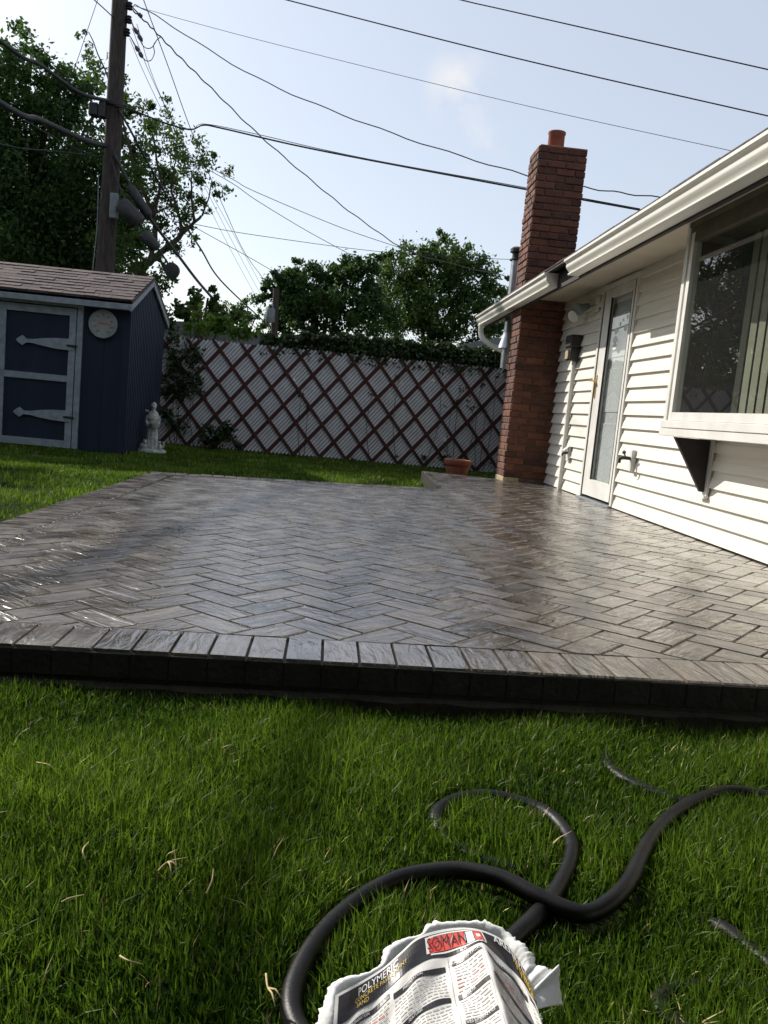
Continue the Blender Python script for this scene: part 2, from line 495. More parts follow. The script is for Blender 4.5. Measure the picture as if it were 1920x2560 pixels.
# upright brick faces of the edge and the rough footing below it
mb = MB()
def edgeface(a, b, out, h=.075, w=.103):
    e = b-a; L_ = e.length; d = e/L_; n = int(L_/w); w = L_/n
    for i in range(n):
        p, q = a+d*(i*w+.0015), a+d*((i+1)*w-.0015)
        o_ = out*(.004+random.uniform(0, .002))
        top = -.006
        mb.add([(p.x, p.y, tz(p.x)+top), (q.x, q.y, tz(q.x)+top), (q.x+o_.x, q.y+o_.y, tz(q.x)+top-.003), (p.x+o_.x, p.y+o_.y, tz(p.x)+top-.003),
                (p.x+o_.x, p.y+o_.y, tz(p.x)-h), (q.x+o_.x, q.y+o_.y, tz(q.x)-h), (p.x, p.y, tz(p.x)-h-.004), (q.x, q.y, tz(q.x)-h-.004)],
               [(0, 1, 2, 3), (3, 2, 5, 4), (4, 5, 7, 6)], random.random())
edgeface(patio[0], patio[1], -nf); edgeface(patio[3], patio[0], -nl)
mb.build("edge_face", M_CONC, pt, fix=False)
mb = MB()
f0, f1 = patio[0], patio[1]
k = 60
for i in range(k):
    a, b = f0.lerp(f1, i/k), f0.lerp(f1, (i+1)/k)
    oa, ob = nf*-(.03+.012*sin(i*1.7)), nf*-(.03+.012*sin((i+1)*1.7))
    za, zb = tz(a.x)-.088, tz(b.x)-.088
    mb.add([(a.x, a.y+.01, za), (b.x, b.y+.01, zb), (b.x+ob.x, b.y+ob.y, zb-.008), (a.x+oa.x, a.y+oa.y, za-.008), (a.x+oa.x, a.y+oa.y, GZ-.02), (b.x+ob.x, b.y+ob.y, GZ-.02)],
           [(0, 1, 2, 3), (3, 2, 5, 4)])
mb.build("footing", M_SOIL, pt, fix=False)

# ------------------------------------------------------------------ grass
hose_px = [(1120, 165), (1110, 195), (1150, 240), (1230, 282), (1330, 320), (1400, 345), (1490, 385), (1600, 420), (1760, 440),
           (1830, 400), (1760, 350), (1659, 331), (1580, 316), (1500, 315), (1400, 350), (1320, 405), (1250, 500), (1190, 630), (1130, 700),
           (1060, 735), (1000, 740), (880, 698), (750, 640), (620, 604), (520, 600), (400, 617), (280, 672), (170, 765), (90, 875), (40, 1000),
           (55, 1110), (150, 1220), (330, 1230), (520, 1100), (640, 960), (730, 870), (820, 785), (880, 725), (940, 640), (985, 545), (990, 475), (950, 412), (900, 372), (830, 342),
           (720, 318), (620, 325), (552, 355), (530, 392), (555, 440), (620, 490), (700, 530), (790, 558), (850, 572), (950, 590), (1060, 603),
           (1180, 630), (1290, 655), (1400, 700), (1500, 755), (1580, 810), (1659, 872), (1760, 960), (1740, 1010), (1600, 950), (1450, 940), (1350, 950),
           (1302, 990), (1300, 1040), (1340, 1075), (1420, 1110), (1550, 1150)]
HR = .0152
hp = []
for i, (gx, gy) in enumerate(hose_px):
    lift = 0.0
    p = onz(700+gx*.7354, 1750+gy*.7354, GZ+.022)
    hp.append(p)
# lift the upper pass over the lower one where they cross
for i in range(20, 27): hp[i].z += .018*max(0, 1-abs(i-22)/4)
for a, b, dz in ((0, 6, .013), (6, 9, .030), (38, 48, .007), (48, 52, .014), (52, 58, .030), (58, 63, .012), (63, 66, .020), (66, 71, .013)):
    for i in range(a, b): hp[i].z -= dz            # stretches sunk into the grass
for i in range(16, 20): hp[i].z += .014*max(0, 1-abs(i-17.5)/3)
def catmull(P, n=8):
    out = []
    for i in range(len(P)-1):
        p0, p1, p2, p3 = P[max(i-1, 0)], P[i], P[i+1], P[min(i+2, len(P)-1)]
        for k in range(n):
            t = k/n
            out.append(.5*((2*p1)+(p2-p0)*t+(2*p0-5*p1+4*p2-p3)*t*t+(3*p1-p0-3*p2+p3)*t**3))
    out.append(P[-1])
    return out
hs = catmull(hp, 8)
mb = MB(); mb.tube(hs, HR, 14)
tag(mb.build("garden_hose", M_HOSE, smooth=True), "thick black rubber hose looping across the front lawn", "hose")
HX = np.array([(p.x, p.y) for p in hs if p.z > GZ+.011])

def inpoly(X, Y, poly):
    ok = np.ones(len(X), bool)
    n = len(poly)
    for i in range(n):
        a, b = poly[i], poly[(i+1) % n]
        ok &= ((b.x-a.x)*(Y-a.y)-(b.y-a.y)*(X-a.x)) > 0
    return ok
VS, FS, TT, MI = [], [], [], []
def blades(n, x0, x1, y0, y1, hmin, hmax, w, seg, avoid_hose=False, lean=.5, cullz=True):
    X, Y = rng.uniform(x0, x1, n), rng.uniform(y0, y1, n)
    keep = ~inpoly(X, Y, patio) & ~inpoly(X, Y, walk)
    fy = lineat(pf0, pf1, 0) + X*(pf1.y-pf0.y)/(pf1.x-pf0.x)
    keep &= ~((Y > fy-.055) & (Y < fy+.3))
    # view wedge with a margin
    keep &= (X > -.56*Y-.35) & (X < .62*Y+.45)
    keep &= (X < 2.4) | (Y > 12)
    keep &= ~((X < -2.5) & (Y > 10.3))
    if avoid_hose:
        d = np.full(n, 9.0)
        for h in HX[::3]:
            d = np.minimum(d, (X-h[0])**2+(Y-h[1])**2)
        d = np.sqrt(d)
        keep &= (d > .0135)
        keep &= ~((X > .03) & (X < .36) & (Y < 1.0))
    X, Y = X[keep], Y[keep]; n = len(X)
    clump = .5+.5*np.sin(X*5.1+1.3*np.sin(Y*4.3))*np.cos(Y*6.7+1.1*np.sin(X*3.7))
    H_ = rng.uniform(hmin, hmax, n)*(.5+.75*clump)
    if avoid_hose:
        H_ *= np.clip((d[keep]-.004)/.03, .5, 1)
    base = 1.3*np.sin(X*5.3+Y*3.7)+1.2*np.cos(Y*6.1-3*X)+2                 # tufts lie in a common direction
    A = base+rng.normal(0, 1.9, n)
    LN = np.abs(rng.normal(lean, .3, n))
    F = rng.uniform(0, 2*pi, n)
    wd = w*rng.uniform(.5, 1.5, n)
    dx, dy = np.cos(A), np.sin(A)
    fx, fy_ = np.cos(F), np.sin(F)
    rows = []
    for k in range(seg+1):
        t = k/seg
        h = H_*t*(1-.25*LN*t)
        o = H_*LN*t*t
        ww = wd*(1-t**1.6)*.5 if k else wd*.4
        cx_, cy_, cz_ = X+dx*o, Y+dy*o, GZ+h
        if k < seg:
            rows.append(np.stack([cx_-fx*ww, cy_-fy_*ww, cz_], 1)); rows.append(np.stack([cx_+fx*ww, cy_+fy_*ww, cz_], 1))
        else:
            rows.append(np.stack([cx_, cy_, cz_], 1))
    m = len(rows)
    V = np.stack(rows, 1).reshape(-1, 3)
    off = sum(len(v) for v in VS)
    I = (np.arange(n)*m+off)[:, None]
    tr = []
    for k in range(seg-1):
        a = 2*k
        tr += [I+np.array([a, a+1, a+3]), I+np.array([a, a+3, a+2])]
    a = 2*(seg-1)
    tr.append(I+np.array([a, a+1, a+2]))
    VS.append(V); FS.append(np.concatenate(tr, 0))
    tt = np.clip(rng.normal(.36, .24, n)+.45*(clump-.5), 0, 1)
    TT.append(np.repeat(tt, m))
    MI.append(np.repeat((rng.uniform(0, 1, n) < .022).astype(np.int32)[None], 2*(seg-1)+1, 0).ravel())
blades(185000, -1.1, 1.75, .72, 2.3, .028, .070, .0039, 3, True, .33)
blades(26000, -3.4, -1.4, 3.2, 9, .03, .06, .007, 2, False, .4)
blades(70000, -4.4, 2.6, 7.2, 13.0, .03, .06, .009, 2, False, .4)
def nmesh(name, V, F, T, m, parent=None):
    me = bpy.data.meshes.new(name)
    k = F.shape[1]
    me.vertices.add(len(V)); me.vertices.foreach_set("co", V.astype(np.float32).ravel())
    me.loops.add(len(F)*k); me.loops.foreach_set("vertex_index", F.astype(np.int32).ravel())
    me.polygons.add(len(F)); me.polygons.foreach_set("loop_start", np.arange(0, len(F)*k, k, dtype=np.int32))
    me.update(calc_edges=True); me.validate()
    me.attributes.new("tint", 'FLOAT', 'POINT').data.foreach_set("value", T.astype(np.float32))
    return link(name, me, m, parent)
g = nmesh("grass", np.concatenate(VS), np.concatenate(FS), np.concatenate(TT), M_GRASS)
g.data.materials.append(M_STRAW)
g.data.polygons.foreach_set("material_index", np.concatenate(MI))
tag(g, "short green lawn grass around the patio", "grass", kind="stuff")

# soil beside the walk
mb = MB()
c = Vector((.92, 8.35)); ring = []
for k in range(22):
    a = 2*pi*k/22; r = 1+.18*sin(3*a)+.12*cos(5*a+1)
    ring.append((c.x+.26*r*cos(a), c.y+.55*r*sin(a), GZ+.004))
top = [(c.x+(x-c.x)*.5, c.y+(y-c.y)*.5, GZ+.05) for x, y, z in ring]
mb.add(ring+top+[(c.x, c.y, GZ+.06)], [(k, (k+1) % 22, 22+(k+1) % 22, 22+k) for k in range(22)]+[(22+k, 22+(k+1) % 22, 44) for k in range(22)])
struct(mb.build("bare_soil", M_SOIL, smooth=True))

# dry straws lying on the lawn
straws = [((92, 206), (122, 212), (137, 228), "straw with a bent tip at the lawn's left"),
          ((213, 450), (207, 425), (222, 405), "long arched pale straw in the left of the lawn"),
          ((395, 478), (420, 455), (470, 443), "forked pale straw left of the hose loop"),
          ((515, 535), (530, 500), (533, 472), "upright pale straw between forked straw and hose loop"),
          ((155, 555), (175, 545), (210, 537), "straight straw near the lawn's left edge"),
          ((665, 735), (670, 770), (690, 800), "broad pale straw tuft beside the hose's left bend"),
          ((555, 170), (575, 163), (590, 168), "small pale straw near the patio shadow"),
          ((300, 690), (322, 702), (355, 710), "thin straw below the arched straw")]
for i, (a, b, c, lab) in enumerate(straws):
    P = [onz(x, 1700+y*1.0, GZ+.045+.01*(k == 1)) for k, (x, y) in enumerate((a, b, c))]
    mb = MB()
    C_ = catmull(P, 6)
    mb.tube(C_, [.0017*(1-.6*k/len(C_)) for k in range(len(C_))], 5)
    if i in (2, 5):
        q = P[1]+Vector((.02, -.02, 0)); mb.tube([P[1], (P[1]+q)/2+Vector((0, 0, .006)), q], [.0015, .0013, .0006], 5)
        q = P[1]+Vector((.012, -.035, 0)); mb.tube([P[1], (P[1]+q)/2+Vector((0, 0, .006)), q], [.0015, .0013, .0006], 5)
    tag(mb.build("dry_straw", M_STRAW, smooth=True), "dry "+lab, "straw", "dry straws on the lawn")

# ------------------------------------------------------------------ house
WX = 2.48
Y0, Y1 = -2.5, 11.6
house = thing("house", "single storey house clad in cream white horizontal siding", "house", (WX, 4.5, GZ))
CH = 0.1143; ZB = 0.03
def siding(mb, y0, y1, z0, z1):
    prof = []
    k0 = int(math.floor((z0-ZB)/CH+1e-6))
    z = ZB+k0*CH
    while z < z1-1e-6:
        a, b = max(z, z0), min(z+CH, z1)
        def X(zz):
            t = (zz-z)/CH
            return WX-.023*(1-t)**1.0 + (.003 if t > .55 else 0)
        prof.append((WX+.002, a)) if a == z else None
        prof.append((X(a), a))
        if a < z+.06 < b: prof += [(X(z+.060), z+.060), (X(z+.066), z+.066)]
        prof.append((X(b), b))
        z += CH
    n = len(prof)
    mb.add([(x, y0, zz) for x, zz in prof]+[(x, y1, zz) for x, zz in prof], [(i, i+1, n+i+1, n+i) for i in range(n-1)])
TOPW = 2.07
DY0, DY1 = 7.10, 8.06
WY1 = 5.55
mb = MB()
siding(mb, DY1, Y1, ZB, TOPW)
siding(mb, WY1-.02, DY0, ZB, TOPW)
siding(mb, Y0, WY1-.02, ZB, .70)
siding(mb, DY0, DY1, 2.03, TOPW)
mb.build("wall", M_SIDING, house, fix=False)
mb = MB()      # closing walls, foundation
mb.box(WX+.02, 9, Y1-.02, Y1+.1, GZ, 2.1); mb.box(WX+.02, 9, Y0-.1, Y0+.02, GZ, 2.1); mb.box(8.95, 9.05, Y0, Y1, GZ, 2.1)
mb.box(WX+.02, WX+.05, Y0, DY0-.0, GZ-.05, .06); mb.box(WX+.02, WX+.05, DY1, Y1, GZ-.05, .06)
mb.build("foundation", M_FASCIA, house)
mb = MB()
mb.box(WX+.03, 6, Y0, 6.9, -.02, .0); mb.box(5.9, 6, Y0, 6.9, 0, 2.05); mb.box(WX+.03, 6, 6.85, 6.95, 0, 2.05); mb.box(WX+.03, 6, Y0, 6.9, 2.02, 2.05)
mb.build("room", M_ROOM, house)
# corner trims and door casing
mb = MB()
mb.box(WX-.022, WX+.01, 9.90, 9.97, ZB, TOPW)
mb.build("corner_trim", M_WHITE, house)
FX = 1.975                                    # fascia line
mb = MB()
n = 14
mb.box(FX+.02, WX+.05, Y0, Y1+.3, 2.058, 2.075)
so_ = mb.build("soffit", M_SOFFIT, house)
mb = MB()
mb.box(FX, FX+.024, Y0, Y1+.3, 1.945, 2.11)
mb.build("fascia", M_FASCIA, house)
mb = MB()
P = 0.40
def roofz(x): return 2.105+(x-1.86)*P
rp = [(1.86, roofz(1.86)), (5.8, roofz(5.8)), (9.7, roofz(5.8)-3.9*P), (9.7, roofz(5.8)-3.9*P-.05), (5.8, roofz(5.8)-.05), (1.86, roofz(1.86)-.022)]
mb.prism(rp, 'y', Y0-.3, Y1+.35)
for k in range(22):                            # shingle courses as low steps
    x = 1.852+k*.14; z = roofz(x)
    y = Y0-.3
    while y < Y1+.3:
        L_ = random.uniform(.25, .36); y2 = min(y+L_, Y1+.35)
        t = random.uniform(.006, .013)
        mb.add([(x, y, z+.001), (x, y2, z+.001), (x, y2, z+t), (x, y, z+t), (x+.16, y, roofz(x+.16)+.003), (x+.16, y2, roofz(x+.16)+.003)],
               [(0, 1, 2, 3), (3, 2, 5, 4)], random.random())
        y = y2
roof = mb.build("roof", M_SHINGLE, house, fix=False)
# gable infill
for y in (Y0, Y1):
    mb = MB(); mb.prism([(1.99, 2.08), (9.2, 2.08), (5.8, roofz(5.8)-.06)], 'y', y-.02, y+.02)
    mb.build("gable", M_WHITE, house)
# gutters
gp = [(FX-.004, 2.085), (FX-.004, 1.960), (1.884, 1.960), (1.880, 1.962), (1.880, 1.972), (1.890, 1.976), (1.892, 1.980), (1.882, 1.992), (1.868, 2.008), (1.861, 2.018),
      (1.859, 2.024), (1.858, 2.042), (1.862, 2.046), (1.860, 2.050), (1.850, 2.058), (1.838, 2.063), (1.834, 2.066), (1.834, 2.084), (1.842, 2.087)]
def gutter(y0, y1):
    mb = MB(); n = len(gp)
    mb.add([(x, y0, z) for x, z in gp]+[(x, y1, z) for x, z in gp], [(i, i+1, n+i+1, n+i) for i in range(n-1)])
    o = mb.build("gutter", M_GUTTER, house, fix=False)
    md = o.modifiers.new("t", 'SOLIDIFY'); md.thickness = .002; md.offset = 0
    return o
gutter(Y0, 7.25)
g2 = gutter(7.93, 11.8)
for ya, yb in ((7.925, 7.929), (11.80, 11.804)):
    mb = MB(); mb.prism(gp, 'y', ya, yb); mb.build("end_cap", M_GUTTER, g2)
mb = MB()
ds = [Vector((1.90, 11.62, 1.97)), Vector((1.90, 11.60, 1.86)), Vector((1.93, 11.56, 1.78)), Vector((2.02, 11.5, 1.70)), Vector((2.25, 11.40, 1.60)), Vector((2.40, 11.36, 1.53)), Vector((2.42, 11.36, 1.40)), Vector((2.42, 11.36, -.05))]
mb.tube(catmull(ds, 5), .036, 10)
mb.build("downspout", M_GUTTER, house, smooth=True)

# picture window on its shallow box
win = MB()
WXF = 2.20; WY0 = 2.2
fr = MB()
fr.box(WXF, WX+.03, WY1-.045, WY1, .735, 2.058)                       # far side casing
fr.box(WXF+.012, WX, WY1-.085, WY1-.047, .745, 2.03)                  # groove strip
fr.box(WXF-.004, WXF+.05, WY1-.135, WY1-.087, .785, 1.985)            # sash stile
fr.box(WXF-.004, WXF+.05, WY0, WY1-.137, .785, .838)                  # sash bottom rail
fr.box(WXF, WX+.03, WY0-.06, WY0-.002, .735, 2.058)
wf = fr.build("window", M_WHITE, house)
M_HEAD = mat("olive_brown_trim", (.10, .09, .06), (.14, .125, .085), 8, .7)
mb = MB(); mb.box(WXF-.004, WXF+.05, WY0, WY1-.137, 1.925, 1.985); mb.box(WXF+.006, WX+.03, WY0, WY1-.05, 1.987, 2.022); mb.box(WXF-.01, WX+.03, WY0, WY1-.05, 2.025, 2.056)
mb.build("head", M_HEAD, wf)
M_LINER = mat("dark_wood_liner", (.04, .022, .012), (.06, .034, .02), 10, .6)
mb = MB(); mb.box(WXF+.052, WX+.06, WY1-.15, WY1-.137, .84, 1.924); mb.build("jamb_liner", M_LINER, wf)
mb = MB()
mb.box(WXF-.014, WX, WY0-.08, WY1+.012, .735, .783, bev=.003)
mb.box(WXF-.008, WX-.005, WY0-.08, WY1+.03, .682, .733, bev=.003)
mb.build("sill", M_WHITE, wf)
mb = MB(); mb.add([(WXF+.02, WY0, .83), (WXF+.02, WY1-.13, .83), (WXF+.02, WY1-.13, 1.935), (WXF+.02, WY0, 1.935)], [(0, 1, 2, 3)])
mb.build("pane", M_GLASS, wf)
mb = MB()
y = WY0+.05
while y < 5.27:
    a = radians(-10)
    dx, dy = .030*sin(a), .030*cos(a)
    mb.add([(2.50-dx, y-dy, .78), (2.50+dx, y+dy, .78), (2.50+dx, y+dy, 1.97), (2.50-dx, y-dy, 1.97)], [(0, 1, 2, 3)])
    mb.tube([(2.50, y, 1.97), (2.50, y, 2.0)], .003, 5)
    y += .105
mb.build("vertical_blind", M_BLIND, wf, fix=False)
mb = MB()
mb.box(2.47, 2.62, 4.9, 5.3, .72, .74)
mb.build("stool", M_ROOM, wf)
mb = MB()
mb.prism([(WXF+.01, .680), (WX-.03, .680), (WX-.03, .34), (WX-.055, .34)], 'y', 5.34, 5.372)
mb.build("bracket", M_FASCIA, wf)
mb = MB()
mb.box(WX-.03, WX-.016, 5.30, 5.38, .315, .68); mb.box(WX-.05, WX-.016, 5.29, 5.39, .300, .318)
mb.build("bracket_plate", M_WHITE, wf)

# storm door
door = MB()
door.box(WX-.03, WX+.02, DY1-.05, DY1, .035, 2.03); door.box(WX-.03, WX+.02, DY0, DY0+.045, .035, 2.03); door.box(WX-.03, WX+.02, DY0+.047, DY1-.052, 1.985, 2.03)
jamb = door.build("door_casing", M_WHITE, house)
d = MB()
gy0, gy1, gz0, gz1 = 7.235, 7.80, .215, 1.90
d.box(WX-.022, WX+.012, DY0+.05, gy0, .06, 1.98); d.box(WX-.022, WX+.012, gy1, DY1-.072, .06, 1.98)
d.box(WX-.022, WX+.012, gy0+.001, gy1-.001, .06, gz0); d.box(WX-.022, WX+.012, gy0+.001, gy1-.001, gz1, 1.98)
dr = d.build("storm_door", M_WHITE, house)
mb = MB(); mb.add([(WX-.006, gy0-.01, gz0-.01), (WX-.006, gy1+.01, gz0-.01), (WX-.006, gy1+.01, gz1+.01), (WX-.006, gy0-.01, gz1+.01)], [(0, 1, 2, 3)])
mb.build("pane", M_GLASSD, dr)
mb = MB()      # dark gasket round the pane and weatherstrip at the latch side
mb.box(WX-.024, WX-.004, DY1-.069, DY1-.054, .06, 1.98)
mb.box(WX-.0235, WX-.008, gy1-.010, gy1-.002, gz0, gz1); mb.box(WX-.0235, WX-.008, gy0+.002, gy0+.008, gz0, gz1)
mb.box(WX-.033, WX-.024, DY0+.046, DY0+.056, .06, 1.98)
mb.build("gasket", M_DARK, dr)
mb = MB()
mb.box(WX-.036, WX-.022, DY1-.118, DY1-.088, .98, 1.20, bev=.004)
mb.tube([(WX-.03, DY1-.103, 1.14), (WX-.075, DY1-.103, 1.14)], .008, 8)
mb.tube([(WX-.075, DY1-.105, 1.14), (WX-.078, DY1-.06, 1.142), (WX-.074, DY1-.03, 1.145)], .008, 8)
mb.build("handle", M_BRASS, dr, smooth='angle')
mb = MB()      # pale sticker: plain leaf-like patches
def patch(y, z, ry, rz, s):
    n = 14
    vs = [(WX-.0075, y+ry*cos(2*pi*k/n)*(1+.25*sin(k*s)), z+rz*sin(2*pi*k/n)*(1+.2*cos(k*s*1.3))) for k in range(n)]
    mb.add(vs, [tuple(range(n))])
for a in ((7.60, 1.50, .06, .035, 1.9), (7.60, 1.44, .055, .028, 2.3), (7.60, 1.58, .05, .03, 1.3), (7.36, 1.59, .04, .03, 2.9), (7.51, 1.635, .02, .018, 2.2), (7.44, 1.665, .016, .012, 1.7), (7.34, 1.68, .02, .02, 2.6)):
    patch(*a)
mb.build("sticker", M_PAPER, dr, fix=False)
mb = MB()
mb.box(WX+.035, WX+.08, DY0+.02, DY1-.02, .05, 2.0)
for z0, z1 in ((.2, .75), (.85, 1.25), (1.35, 1.8)):
    mb.box(WX+.027, WX+.036, DY0+.2, DY1-.2, z0, z1, bev=.006)
ind = mb.build("inner_door", M_DOORIN, house)
mb = MB(); mb.ball((WX+.02, 7.86, 1.08), .025); mb.ball((WX+.025, 7.86, .95), .018); mb.build("knob", M_BRASS, ind, smooth=True)
mb = MB(); mb.box(WX-.06, WX+.1, DY0-.01, DY1+.01, -.04, .033, bev=.004); mb.build("threshold", M_GREYBOX, house)

# meter box, conduit, taps, floodlight
mb = MB()
mb.box(2.37, WX-.012, 8.66, 8.84, 1.37, 1.50, bev=.006); mb.box(2.355, WX-.012, 8.64, 8.86, 1.502, 1.63, bev=.01)
mt = mb.build("electric_box", M_DARK, house)
mb = MB(); mb.box(2.352, 2.368, 8.70, 8.80, 1.385, 1.47); mb.build("hatch", M_BASE, mt)
mb = MB(); mb.box(2.425, WX-.014, 8.73, 8.78, -.06, 1.368, bev=.006); mb.build("conduit", M_WHITE, house)
mb = MB(); mb.box(WX-.05, WX-.010, 6.68, 6.745, .37, .545, bev=.004)
pl = mb.build("mounting_block", M_WHITE, house)
mb = MB()
mb.tube([(WX-.05, 6.71, .475), (WX-.11, 6.71, .475), (WX-.135, 6.71, .465), (WX-.14, 6.71, .43)], [.014, .014, .014, .012], 8)
mb.tube([(WX-.09, 6.71, .475), (WX-.105, 6.71, .515)], .006, 6); mb.tube([(WX-.108, 6.685, .52), (WX-.108, 6.735, .52)], .008, 8)
mb.ball((WX-.108, 6.71, .52), .016)
mb.build("tap", M_DARK, pl, smooth='angle')
mb = MB(); mb.box(WX-.035, WX-.012, 8.56, 8.64, .33, .49, bev=.004)
pl = mb.build("mounting_block", M_WHITE, house)
mb = MB(); mb.tube([(WX-.035, 8.6, .42), (WX-.085, 8.6, .41), (WX-.09, 8.6, .385)], .012, 8); mb.build("tap", M_DARK, pl, smooth='angle')
mb = MB(); mb.add([(WX-.036, 8.56, .488), (WX-.036, 8.64, .488), (WX-.085, 8.64, .44), (WX-.085, 8.56, .44)], [(0, 1, 2, 3)]); mb.build("flap", M_WHITE, pl)
mb = MB(); mb.box(WX-.03, WX-.012, 8.17, 8.27, 1.82, 1.96, bev=.004)
fl = mb.build("floodlight", M_WHITE, house)
for (hy, hz, dy, dz) in ((8.40, 1.87, .2, -.35), (8.62, 1.83, .55, -.5)):
    mb = MB()
    ax = Vector((-.8, -dy, dz)).normalized()
    p = Vector((WX-.10, hy, hz))
    mb.tube([p-ax*.06, p-ax*.05, p, p+ax*.07, p+ax*.075], [.02, .032, .04, .062, .058], 16)
    mb.tube([(WX-.02, 8.22, 1.88), p-ax*.05], .010, 6)
    h = mb.build("lamp_head", M_GREYBOX if hy < 8.5 else M_WHITE, fl, smooth='angle')

# chimney: every brick is cut
CX0, CX1, CY0, CY1 = 1.985, 2.515, 9.47, 9.95
CT = 3.68
mb = MB(); mb.box(CX0+.008, CX1-.008, CY0+.008, CY1-.008, GZ, CT-.01)
chim = mb.build("chimney", M_MORTAR, house)
mb = MB()
z, k = .06, 0
while z < CT-.02:
    hgt = .066
    for face in range(4):
        L_ = (CX1-CX0) if face in (0, 2) else (CY1-CY0)
        s_ = 0 if k % 2 == face % 2 else .105
        a = 0.0
        cuts = [0.0]
        p = (.21 if k % 2 == face % 2 else .105)
        while p < L_-.03: cuts.append(p); p += .21
        cuts.append(L_)
        for a, b in zip(cuts, cuts[1:]):
            o_ = random.uniform(.0, .009)+(.004 if k % 7 == 3 else 0)
            g_ = .005
            e0 = 0 if a > 0 else -.5*o_; e1 = 0 if b < L_ else -.5*o_
            t_ = min(1, max(0, random.gauss(.5, .28)))
            zz = z+random.uniform(-.002, .002)
            if face == 0: mb.box(CX0+a+g_+e0, CX0+b-g_-e1, CY0-o_, CY0+.05, zz, zz+hgt, t_, .006)
            if face == 2: mb.box(CX0+a+g_+e0, CX0+b-g_-e1, CY1-.05, CY1+o_, zz, zz+hgt, t_, .006)
            if face == 1: mb.box(CX1-.05, CX1+o_, CY0+a+g_, CY0+b-g_, zz, zz+hgt, t_, .006)
            if face == 3: mb.box(CX0-o_, CX0+.05, CY0+a+g_, CY0+b-g_, zz, zz+hgt, t_, .006)
    z += .076; k += 1
mb.build("brickwork", M_BRICK, chim, fix=False)
mb = MB(); mb.box(CX0-.004, CX0+.18, CY0-.006, CY1, GZ, .055, bev=.008); mb.build("base_block", M_BASE, chim)
mb = MB(); mb.box(CX0+.01, CX1+.004, CY0+.002, CY1, CT-.01, CT+.03, bev=.006)
mb.build("cap", M_TERRA, chim)
mb = MB(); mb.lathe([(.087, 0), (.092, .01), (.09, .19), (.098, .20), (.098, .222), (.078, .222), (.076, .05)], (2.21, 9.70, CT+.02), 24)
mb.lathe([(.16, 0), (.12, .03), (.1, .05)], (2.21, 9.70, CT+.025), 16)
mb.build("chimney_pot", M_TERRA, chim, smooth='angle')
# metal flue with its cap
mb = MB()
vx, vy = 2.115, 10.75
mb.lathe([(.062, 1.66), (.062, 2.70)], (vx, vy, 0), 20)
mb.lathe([(.115, 1.60), (.10, 1.66), (.07, 1.76), (.064, 1.80)], (vx, vy, 0), 20)
mb.lathe([(.062, 1.35), (.062, 1.61)], (vx, vy, 0), 20)
fl = mb.build("flue_pipe", M_METAL, house, smooth='angle')
mb = MB()
mb.lathe([(.085, 2.69), (.085, 2.705), (.058, 2.72), (.058, 2.78), (.088, 2.79), (.088, 2.83), (.06, 2.855), (.01, 2.86)], (vx, vy, 0), 20)
mb.build("flue_cap", M_DARK, fl, smooth='angle')

# ------------------------------------------------------------------ shed
SX1, SY0, SY1 = -2.50, 10.30, 12.25
SX0 = -5.2
shed = thing("shed", "dark blue garden shed with pale trim and brown shingle gable roof", "shed", (-3.6, 11.3, GZ))
EZ, RZ = 1.705, 2.08
SYM = (SY0+SY1)/2
mb = MB()
mb.box(SX0, SX1, SY0, SY1, GZ, EZ)
mb.prism([(SY0, EZ), (SY1, EZ), (SYM, RZ-.03)], 'x', SX0, SX1)
y = SY0+.005
while y < SY1-.03:                              # vertical grooves of the gable wall: raised boards
    w_ = .060
    top = EZ+(RZ-EZ)*(1-abs(y+w_/2-SYM)/(SYM-SY0))-.06
    mb.box(SX1, SX1+.020, y, y+w_, GZ+.02, top)
    y += w_+.030
x = SX0
while x < SX1-.05:
    mb.box(x, min(x+.30, SX1), SY0-.006, SY0, GZ+.02, EZ)
    x += .304
mb.build("wall", M_SHEDBLUE, shed)
mb = MB()
ov, gv = .14, .06
sl_ = (RZ-EZ)/(SYM-SY0)
for sgn in (-1, 1):
    y0 = SYM; z0 = RZ+.02
    yE = SYM+sgn*(SYM-SY0+ov); zE = RZ+.02-sl_*(SYM-SY0+ov)
    n = 9
    mb.add([(SX0-.2, y0, z0-.012), (SX1+gv, y0, z0-.012), (SX1+gv, yE, zE-.012), (SX0-.2, yE, zE-.012), (SX0-.2, y0, z0-.045), (SX1+gv, y0, z0-.045), (SX1+gv, yE, zE-.045), (SX0-.2, yE, zE-.045)],
           [(0, 1, 2, 3), (4, 5, 6, 7), (2, 3, 7, 6), (1, 2, 6, 5), (0, 3, 7, 4)])
    for i in range(n):
        ta, tb = i/n, (i+1)/n
        ya, yb = y0+(yE-y0)*ta, y0+(yE-y0)*tb
        za, zb = z0+(zE-z0)*ta, z0+(zE-z0)*tb
        x = SX0-.2-random.uniform(0, .2)
        while x < SX1+gv:
            w_ = random.uniform(.12, .27); xb = min(x+w_, SX1+gv); xa = max(x, SX0-.2)
            if xb-xa > .02:
                t = random.uniform(.008, .015)
                tw = random.uniform(-.012, .012)*(sgn)
                mb.add([(xa, ya, za+.001), (xb-.003, ya, za+.001), (xb-.003, yb+tw, zb+t-sl_*abs(tw)), (xa, yb+tw, zb+t-sl_*abs(tw)), (xb-.003, yb+tw, zb-.003), (xa, yb+tw, zb-.003)],
                       [(0, 1, 2, 3), (3, 2, 4, 5), (1, 4, 2), (0, 3, 5)], min(1, max(0, random.gauss(.5, .3))))
            x += w_
mb.build("roof", M_SHEDSH, shed, fix=False)
mb = MB()
yF = SY0-ov
zF = RZ+.02-sl_*(SYM-SY0+ov)
mb.box(SX0-.2, SX1+gv-.03, yF, yF+.02, zF-.112, zF-.018)                # front eave fascia
